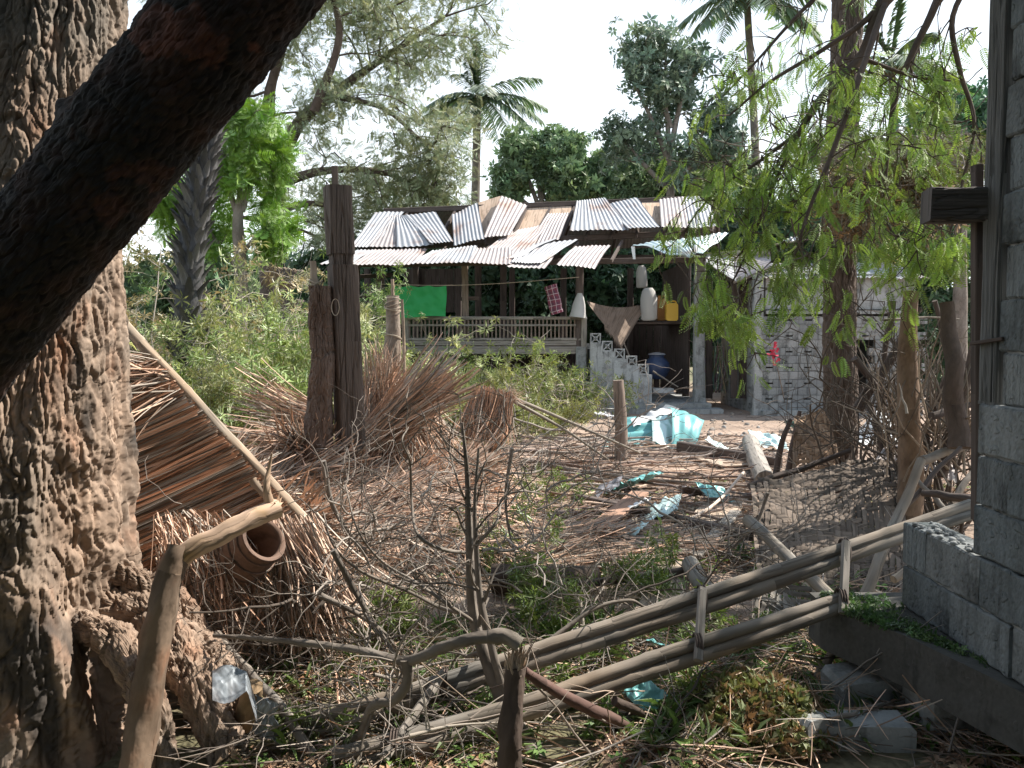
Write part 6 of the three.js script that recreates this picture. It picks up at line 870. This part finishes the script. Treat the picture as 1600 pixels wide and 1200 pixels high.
// ---------------------------------------------------------------- woven bamboo panels: each strip its own piece
function weave(name, label, f, nrm, nu, nv, w, m, ragged) {
  const t = thing(name, label, 'mat', f(0.5, 1)), strip = (along, i, n, no) => { const q = new MB(), a0 = ragged * rnd() * rnd(), a1 = 1 - ragged * rnd() * rnd(), c = (i + 0.5) / n, k1 = 3 * no, pts = [], tilt = gs() * 0.006; for (let k = 0; k <= k1; k++) { const s = mix(a0, a1, k / k1), j = Math.floor(s * no), up = (((along ? i - j : j - i) + 400) % 4) < 2; const cc = c + tilt * (s - 0.5); pts.push((along ? f(cc, s) : f(s, cc)).addScaledVector(nrm, (up === along ? 1 : -1) * 0.0045 + (k < 2 || k > k1 - 2 ? gs() * 0.01 : 0))); } const np = pts.length; let pi = -1; const col = LIN(1, 1, 1).multiplyScalar(rr(0.6, 1.35)), uo = rnd() * 4; for (let k = 0; k < np; k++) { const tg = pts[Math.min(np - 1, k + 1)].clone().sub(pts[Math.max(0, k - 1)]).normalize(), b = V(0, 0, 0).crossVectors(tg, nrm).normalize().multiplyScalar(w * 0.47); const i0 = q.v(pts[k].clone().add(b), uo, k * w * 0.4, col); q.v(pts[k].clone().addScaledVector(nrm, 0.003), uo + w / 2, k * w * 0.4, col); q.v(pts[k].clone().sub(b), uo + w, k * w * 0.4, col); if (pi >= 0) q.i.push(pi, pi + 1, i0 + 1, pi, i0 + 1, i0, pi + 1, pi + 2, i0 + 2, pi + 1, i0 + 2, i0 + 1); pi = i0; } q.build('strip', m, t); };
  for (let i = 0; i < nu; i++) strip(true, i, nu, nv); for (let j = 0; j < nv; j++) strip(false, j, nv, nu);
}
{
  reseed(360);
  const bil = (c, bend = 0.1) => (u, v) => P(...c[0]).lerp(P(...c[1]), u).lerp(P(...c[3]).lerp(P(...c[2]), u), v).add(V(0, bend * fbm(u * 2.2, v * 2.2, 4, 2), bend * fbm(u * 2.2 + 5, v * 2.2, 8, 2)));
  weave('woven_mat', 'large grey woven bamboo panel fallen behind the ladder', bil([[1172, 748, 6.3], [1405, 715, 6.5], [1432, 930, 5.0], [1185, 940, 5.0]], 0.12), V(0, 0.8, 0.6).normalize(), 27, 25, 0.039, wood(LIN(0.17, 0.132, 0.105), 0.002), 0.3);
  weave('woven_mat', 'small sunlit orange woven bamboo piece at the foot of the tall trunk', bil([[1242, 650, 8.3], [1300, 640, 8.2], [1312, 735, 7.8], [1238, 742, 7.8]], 0.1), V(0, 0.3, 1).normalize(), 14, 16, 0.036, wood(LIN(0.40, 0.27, 0.18), 0.002), 0.4);
  weave('woven_mat', 'grey woven scrap standing under the ladder, right', bil([[1185, 900, 4.7], [1300, 930, 4.5], [1300, 1010, 4.3], [1170, 1000, 4.4]], 0.06), V(0, 0.2, 1).normalize(), 11, 9, 0.03, wood(LIN(0.30, 0.27, 0.24), 0.002), 0.5);
}

// ---------------------------------------------------------------- tin sheets in the yard
{
  reseed(370);
  const sh = (name, lab, m, c, o, cat = 'tin sheet', group) => { const q = new MB(), k = c.map(p => P(...p)); corr(q, k, { nv: 16, ...o }); return solo(name, q, m, k.reduce((a, b) => b.y < a.y ? b : a), lab, cat, group); };
  const g = 'crumpled sheets in the yard', teal = tin(LIN(0.17, 0.43, 0.43), { map: null, roughness: 0.38, metalness: 0.1 }), tealPale = tin(LIN(0.52, 0.68, 0.67), { map: null, roughness: 0.38, metalness: 0.1 });
  sh('tin_sheet', 'ribbed dark teal sheet at the left of the crumpled heap', teal, [[975, 652, 12.8], [960, 704, 12.0], [1030, 706, 12.0], [1028, 650, 12.8]], { pitch: 0.22, amp: 0.03, dent: 0.06 }, 'tin sheet', g);
  sh('tin_sheet', 'white glaring creased sheet in the middle of the heap', tealPale, [[1018, 648, 12.6], [1048, 650, 12.6], [1078, 704, 11.8], [1020, 690, 11.8]], { pitch: 0.3, amp: 0.01, dent: 0.12 }, 'tin sheet', g);
  sh('tin_sheet', 'smooth bright turquoise sheet bulging at the right of the heap', teal, [[1040, 640, 12.8], [1100, 660, 12.6], [1086, 702, 11.9], [1050, 692, 11.8]], { pitch: 0.4, amp: 0.008, dent: 0.1, sag: 0.16 }, 'tin sheet', g);
  sh('tin_sheet', 'teal sheet flap sloping down at the heap left end', teal, [[984, 660, 12.5], [975, 690, 12.2], [932, 704, 11.9], [950, 690, 12.2]], { pitch: 0.3, amp: 0.01, dent: 0.05 }, 'tin sheet', g);
  sh('tin_sheet', 'white crumpled strip lying on top of the heap', M.tinWhite, [[985, 654, 12.6], [1040, 634, 12.9], [1062, 635, 12.9], [990, 664, 12.4]], { pitch: 0.2, amp: 0.012, dent: 0.12 }, 'tin sheet', g);
  sh('tin_sheet', 'small white strip left behind the upright stump', M.tinWhite, [[928, 645, 13.6], [952, 642, 13.8], [968, 656, 13], [950, 655, 13]], { pitch: 0.2, dent: 0.08 }, 'tin sheet', g);
  sh('tin_sheet', 'bent grey corrugated sheet left of the leaning post', M.tinPink, [[1388, 690, 7.0], [1424, 706, 6.9], [1400, 738, 6.4], [1358, 730, 6.5]], { dent: 0.04, pitch: 0.06 }); sh('tin_sheet', 'bent brown corrugated sheet right of the leaning post', M.tinPink, [[1432, 692, 6.6], [1494, 728, 6.2], [1496, 752, 6.0], [1432, 722, 6.3]], { dent: 0.05, pitch: 0.06, amp: 0.008 }); sh('tin_sheet', 'crumpled white foil sheet on the bent tin', M.tinWhite, [[1366, 733, 6.35], [1408, 724, 6.4], [1408, 744, 6.2], [1380, 750, 6.2]], { dent: 0.12, pitch: 0.2, amp: 0.006 });
  const scraps = [[992, 756, 0.26, teal, 'teal scrap in front of the upright stump'], [950, 762, 0.18, tin(LIN(0.2, 0.2, 0.22)), 'dark tin scrap left of the teal one'], [1034, 797, 0.22, tealPale, 'pale teal scrap beside the dark timber beam'], [995, 790, 0.16, M.tinWhite, 'small white scrap touching the dark beam'], [988, 832, 0.13, tealPale, 'small pale scrap below the red-brown plank'], [1118, 772, 0.16, teal, 'turquoise scrap near the white curved stick'], [1255, 664, 0.25, teal, 'turquoise scrap left of the tall trunk'], [1200, 690, 0.25, tealPale, 'pale crumpled plastic behind the grey log'], [1120, 695, 0.2, tealPale, 'crumpled plastic right of the heap'], [1036, 1010, 0.07, teal, 'turquoise scrap glimpsed between the ladder rails'], [1008, 1086, 0.08, teal, 'bright turquoise scrap under the lower ladder rail'], [1085, 768, 0.14, tin(LIN(0.16, 0.14, 0.15)), 'dark scrap beside the turquoise one']];
  for (const [x, y, s, m, lab] of scraps) { const c = G(x, y, 0.13), q = new MB(), a = rnd() * 6, i = V(Math.cos(a) * s, rr(-0.2, 0.3) * s, Math.sin(a) * s), j = V(-Math.sin(a) * s * 0.7, 0.35 * s, Math.cos(a) * s * 0.7); q.grid(14, 14, (u, v) => c.clone().addScaledVector(i, u * 2 - 1).addScaledVector(j, v * 2 - 1).add(V(0, s * 0.7 * Math.abs(fbm(u * 3 + x, v * 3, y, 3)), s * 0.5 * fbm(u * 3, v * 3 + x, y, 3))), { su: s, sv: s }); solo('sheet_scrap', q, m, c.clone().setY(0), lab, 'scrap', 'sheet scraps on the ground'); }
  // white mound at the right, behind the torn mat
  const b = G(1372, 690), q = new MB(); q.grid(26, 22, (u, v) => { const x = (u - 0.5) * 1.1, z = (v - 0.5) * 0.9, h = 0.48 * Math.exp(-(x * x / 0.12 + z * z / 0.1)) + 0.12 * fbm(u * 4, v * 4, 3, 3) * Math.exp(-(x * x + z * z) * 4); return V(b.x + x * 0.8, Math.max(0.01, h), b.z + z); }); solo('white_tarp', q, M.white, b, 'rumpled white tarpaulin mound behind the torn mats', 'tarp');
}
// ---------------------------------------------------------------- timber in the yard
{
  reseed(380);
  const pl = (name, lab, a, b, w, h, m, cat = 'timber') => { const q = new MB(); q.beam(a, b, w, h, { seg: 10, wob: 0.08, cham: Math.min(w, h) * 0.15 }); return solo(name, q, m, (a.y < b.y ? a : b).clone(), lab, cat, 'timber in the yard'); };
  pl('timber_beam', 'long dark beam lying aslant below the red-brown plank', G(898, 776, 0.06), G(1178, 838, 0.10), 0.09, 0.07, M.woodDark);
  pl('wooden_plank', 'wide red-brown plank lying across the dark beam', G(926, 832, 0.08), G(1000, 770, 0.15), 0.17, 0.03, M.woodRed);
  pl('timber_beam', 'dark grey beam running from the teal heap to the log', P(1060, 697, 11.2), P(1220, 724, 10), 0.08, 0.13, M.woodDark);
  pl('wooden_board', 'wide tan board lying below the white curved stick', G(1095, 830, 0.05), G(1140, 778, 0.05), 0.36, 0.025, M.board);
  pl('wooden_board', 'grey-tan board sloping down toward the ladder', G(1020, 968, 0.05), G(1060, 880, 0.08), 0.24, 0.025, M.board);
  pl('wooden_board', 'pale board lying right of the teal heap', G(1085, 708, 0.04), G(1160, 728, 0.06), 0.5, 0.02, M.woodPale);
  pl('timber_beam', 'dark stick of timber in the grass above the ladder', G(838, 922, 0.06), G(1072, 892, 0.12), 0.05, 0.045, M.woodDark);
  pl('wooden_board', 'weathered board leaning among the stalks at the mat end', G(1085, 870, 0.08), G(1150, 800, 0.12), 0.10, 0.03, M.woodGrey);
  const rd = (name, lab, pts, r, m, cat = 'pole') => { const q = new MB(); q.tube(curve(pts, 22), r, { sides: 10, wob: 0.08, freq: 6 }); return solo(name, q, m, pts[0], lab, cat, 'poles in the yard'); };
  rd('thin_pole', 'thin pole running from the folded thatch to the stump, upper one', [P(802, 622, 8.4), P(880, 655, 9), P(1000, 708, 9.6)], [0.022, 0.014], M.bamboo); rd('thin_pole', 'thin pole running from the folded thatch, lower one', [P(804, 628, 8.4), P(880, 670, 8.8), P(950, 718, 9.2)], [0.02, 0.012], M.bamboo);
  rd('thin_pole', 'long brown pole lying in front of the upright stump', [G(790, 712, 0.08), G(900, 735, 0.1), G(1020, 750, 0.1), G(1170, 760, 0.1)], [0.03, 0.02], M.wood); rd('thin_pole', 'brown pole crossing the yard behind the stump foot', [G(740, 700, 0.1), G(880, 708, 0.1), G(1010, 706, 0.1)], [0.028, 0.02], M.wood); rd('thin_pole', 'pale thin pole lying just below the brown one', [G(930, 748, 0.06), G(1000, 742, 0.09), G(1160, 752, 0.08)], [0.012, 0.012], M.bambooPale); rd('thin_pole', 'straight thin pole on the left of the upright stump', [G(835, 730, 0.06), G(900, 722, 0.1), G(985, 712, 0.1)], [0.02, 0.015], M.woodDark);
  rd('curved_stick', 'white curved bamboo strip over the tan board', [G(1040, 828, 0.04), P(1085, 808, 6.9), P(1125, 780, 7.4), P(1162, 738, 8)], [0.014, 0.022, 0.02, 0.014], std(LIN(0.68, 0.56, 0.47)), 'stick'); rd('grey_log', 'short thick grey log lying by the charred stakes', [G(1172, 690, 0.12), G(1182, 720, 0.12), G(1196, 752, 0.12)], [0.12, 0.13, 0.11], M.woodGrey, 'log'); rd('grey_log', 'short grey log end by the sloping board', [P(1078, 880, 5.2), P(1092, 905, 5.0), P(1105, 925, 4.9)], [0.055, 0.06, 0.06], M.woodGrey, 'log'); rd('dark_log', 'dark fallen log lying in shade behind the bare sapling', [G(770, 905, 0.1), G(840, 905, 0.11), G(930, 900, 0.08)], [0.1, 0.11, 0.07], M.barkDark, 'log');
}
// clay pot lying on its side
{
  reseed(381); const a = P(356, 890, 3.85), m = P(406, 848, 3.73), ax = m.clone().sub(a), t = thing('clay_pot', 'brown clay pot lying on its side with its mouth to the upper right', 'pot', a.clone().add(V(0, -0.1, 0)));
  const pr = [[0, 0.05], [0.03, 0.1], [0.25, 0.125], [0.55, 0.128], [0.8, 0.115], [0.93, 0.104], [1, 0.108], [1.03, 0.115], [1.05, 0.11], [1.045, 0.092], [0.97, 0.084], [0.8, 0.095], [0.4, 0.105], [0.1, 0.09], [0.06, 0.01]], L = 0.3, d = ax.normalize(); const q = new MB(); for (const part of [pr.slice(0, 9), pr.slice(8)]) q.tube(part.map(([s]) => a.clone().addScaledVector(d, s * L)), part.map(x => x[1]), { sides: 34, cap: false, up: V(0, 0, 1) }); const g = q.build('body', M.clay, t); const rg = new MB(); for (const [s, r] of [[0.45, 0.129], [0.7, 0.124], [0.88, 0.11]]) { const l = [], n = V(0, 0, 0).crossVectors(d, V(0, 0, 1)).normalize(), b = V(0, 0, 0).crossVectors(d, n); for (let i = 0; i <= 30; i++) { const an = i / 30 * 6.2832; l.push(a.clone().addScaledVector(d, s * L).addScaledVector(n, Math.cos(an) * r).addScaledVector(b, Math.sin(an) * r)); } rg.tube(l, 0.005, { sides: 6, cap: false }); } rg.build('ridge', M.clay, g);
}
// red flower stem by the block house
{ const a = G(1228, 640), t = thing('red_flower', 'thin stem with a bright red flower before the block house', 'flower', a), s = new MB(); s.tube(curve([a, P(1218, 590, 15), P(1210, 556, 15)], 8), [0.01, 0.006], { sides: 5 }); s.build('stalk', M.twigDark, t); const f = new MB(); reseed(382); for (let k = 0; k < 26; k++) { const p = P(1209 + gs() * 3, rr(534, 570), 15), d = rdir().multiplyScalar(0.07); f.blade([p, p.clone().addScaledVector(d, 0.6), p.clone().add(d)], 0.05, rdir()); } f.build('petals', M.red, t); }

// ---------------------------------------------------------------- small growth and litter
reseed(400);
for (const [px, py, h, w, n, lab] of [[790, 872, 0.55, 0.5, 7, 'fresh green sprig left of the thatch spread'], [850, 968, 0.3, 0.6, 7, 'low green plant in front of the dark log'], [985, 935, 0.35, 0.5, 7, 'green plant under the dark timber in the grass'], [900, 1000, 0.25, 0.6, 7, 'spreading green plant above the ladder middle'], [1090, 985, 0.2, 0.5, 6, 'low green plant between the ladder and the sloping board'], [560, 1010, 0.3, 0.5, 6, 'grassy plant left of the bent stem'], [690, 900, 0.35, 0.5, 6, 'green shoots left of the bare sapling'], [520, 760, 0.3, 0.4, 4, 'yellow-green shoots on the thatch below the square post'], [835, 790, 0.35, 0.5, 6, 'slender green shoots behind the fresh sprig'], [1060, 1090, 0.16, 0.5, 6, 'creeping plant in front of the lower ladder rail'], [460, 1180, 0.12, 0.3, 4, 'small green plant at the root tip'], [930, 1120, 0.14, 0.6, 6, 'weed beside the red-brown stick']])
  shrub('green_plant', lab, G(px, py), w, h, n, { leaf: 'slim', size: 0.055, per: 2, spread: 0.03, r: 0.005, rmin: 0.002, k1: 3, k2: 3, splay: 0.9, lvl: 1, col: [0.19, 0.27, 0.05, 0.35], stem: M.twig, cat: 'plant' }, 'green plants in the debris');
{ // heap of leaves by the blocks
  const c = G(1175, 1135), t = thing('leaf_heap', 'heap of yellow-green wilted leaves left of the block fragments', 'leaves', c), l = [], s = []; for (let k = 0; k < 1300; k++) { const a = rnd() * 6.28, r = Math.sqrt(rnd()), h = 0.16 * (1 - r * r) + rr(0, 0.03); l.push({ p: c.clone().add(V(Math.cos(a) * r * 0.34, h, Math.sin(a) * r * 0.28)), q: look(V(gs(), rr(-0.3, 0.8), gs()), rnd() * 6), s: rr(0.022, 0.06), c: rnd() < 0.4 ? hue(0.30, 0.19, 0.09) : hue(0.2, 0.23, 0.07) }); } scatter('leaves', LEAF.broad, M.leaf, l, t); for (let k = 0; k < 120; k++) s.push(straw(c.clone().add(V(gs() * 0.2, 0.14, gs() * 0.15)), V(gs(), rr(-0.6, 0.3), gs()), rr(0.1, 0.28), 0.006)); straws(t, s, 'stalks'); }
{ // leaves dropped on the slab
  const t = thing('slab_leaves', 'fresh green leaves strewn on the slab corner', 'leaves', V(1.57, 0.41, -3.5)), l = []; for (let k = 0; k < 300; k++) { const z = -2.9 - 0.85 * Math.pow(rnd(), 0.5), xa = 1.43 + 0.3 * smooth(-3.66, -2.9, z); l.push({ p: V(xa + (1.73 - xa) * rnd() * rnd() * 1.0, 0.412 + rnd() * rnd() * 0.015, z), q: look(V(gs() * 0.7, gs() * 0.4 + 0.3, gs() * 0.7), rnd() * 6), s: rr(0.018, 0.035), c: hue(0.10, 0.19, 0.05) }); } scatter('leaves', LEAF.broad, M.leaf, l, t); }
const yard = (n, f) => { const l = []; for (let k = 0; k < n; k++) l.push(f(k)); return l; };
// spot in the yard, thicker in drifts
const spot = (d0 = 2.8, d1 = 17, pw = 1.7) => { for (;;) { const d = d0 + (d1 - d0) * Math.pow(rnd(), pw), px = rr(120, 1640), p = foot(px, d); if (0.42 + fbm(p.x * 0.9, 6, p.z * 0.9, 3) * 2.6 > rnd() && !(px < 330 && d < 4)) return p; } };
tag(scatter('straw_litter', STRAWS[0], M.straw, yard(9500, () => { const p = spot(3, 12); return straw(p.add(V(0, 0.012 + rnd() * rnd() * 0.07, 0)), V(gs(), gs() * 0.10 + 0.04, gs() * 0.8), rr(0.08, 0.42), rr(0.004, 0.014), strawCol(0.45, 0.7)); }), null), 'broken straw and leaf shreds strewn over the yard', 'straw');
{ const tw = new MB(); tw.tube(wander(V(0, 0, 0), V(0, 1, 0), 6, 0.09), [0.012, 0.006], { sides: 4 }); tw.tube(wander(V(0.02, 0.45, 0), V(0.22, 0.8, 0.1), 4, 0.1), [0.007, 0.003], { sides: 4 }); tw.tube(wander(V(0, 0.65, 0), V(-0.12, 0.95, -0.1), 3, 0.1), [0.006, 0.003], { sides: 4 });
  tag(scatter('twig_litter', tw.geometry(), M.straw, yard(1800, () => { const p = spot(2.9, 14, 2); const L = rr(0.15, 0.7); return { p: p.add(V(0, 0.02 + rnd() * 0.12, 0)), q: look(V(gs(), gs() * 0.22, gs()), rnd() * 6), s: V(L * 0.6, L, L * 0.6), c: rnd() < 0.5 ? hue(0.12, 0.095, 0.08) : hue(0.28, 0.235, 0.2) }; }), null), 'dry twigs littering the yard', 'twigs'); }
tag(scatter('leaf_litter', LEAF.broad, M.straw, yard(9000, () => { const p = spot(2.8, 9, 1.6), g = rnd(); return { p: p.add(V(0, 0.005 + rnd() * 0.03, 0)), q: look(V(gs() * 0.5, 1, gs() * 0.5), rnd() * 6), s: rr(0.025, 0.06), c: g < 0.4 ? hue(0.30, 0.18, 0.11) : g < 0.75 ? hue(0.38, 0.29, 0.20) : hue(0.14, 0.22, 0.05) }; }), null), 'small fallen leaves covering the foreground ground', 'leaves');
tag(scatter('ground_weeds', LEAF.tuft, M.leaf, yard(1100, () => { const p = spot(3, 6.2, 1.3); return { p: p.add(V(0, -0.005, 0)), q: look(V(gs() * 0.4, 1, gs() * 0.4), rnd() * 6), s: rr(0.05, 0.16), c: hue(0.15, 0.26, 0.05) }; }), null), 'small green weeds among the debris', 'weeds');
{ const st = new MB(); st.tube([V(0, -0.5, 0), V(0, -0.3, 0), V(0, 0.25, 0), V(0, 0.45, 0)], [0.3, 0.62, 0.55, 0.2], { sides: 7, wob: 0.4, freq: 2 }); tag(scatter('rubble', st.geometry(), M.conc, yard(900, () => { const p = foot(rr(780, 1350), rr(10.5, 18)); return { p, q: look(rdir(), 0), s: 0.012 + 0.09 * Math.pow(rnd(), 4), c: hue(1.0, 0.85, 0.75) }; }), null), 'small stones and rubble on the bare yard', 'rubble'); }

{ const tw = new MB(); reseed(420); tw.tube(wander(V(0, -0.5, 0), V(0, 0.5, 0), 8, 0.07), [0.011, 0.006], { sides: 6, wob: 0.1 }); tw.tube(wander(V(0.0, 0.1, 0), V(0.12, 0.42, 0.05), 4, 0.1), [0.006, 0.003], { sides: 4 }); tag(scatter('stick_litter', tw.geometry(), M.straw, yard(210, () => { const p = foot(rr(700, 1230), rr(6.5, 13)), L = rr(0.35, 1.5); return { p: p.add(V(0, 0.04 + rnd() * 0.1, 0)), q: look(V(1, gs() * 0.05, gs() * 0.5), rnd() * 6), s: V(rr(0.7, 1.6), L, rr(0.7, 1.6)), c: rnd() < 0.45 ? hue(0.17, 0.12, 0.10) : hue(0.42, 0.33, 0.27) }; }), null), 'dark broken sticks strewn across the middle yard', 'sticks'); }
renderer.render(scene, camera);
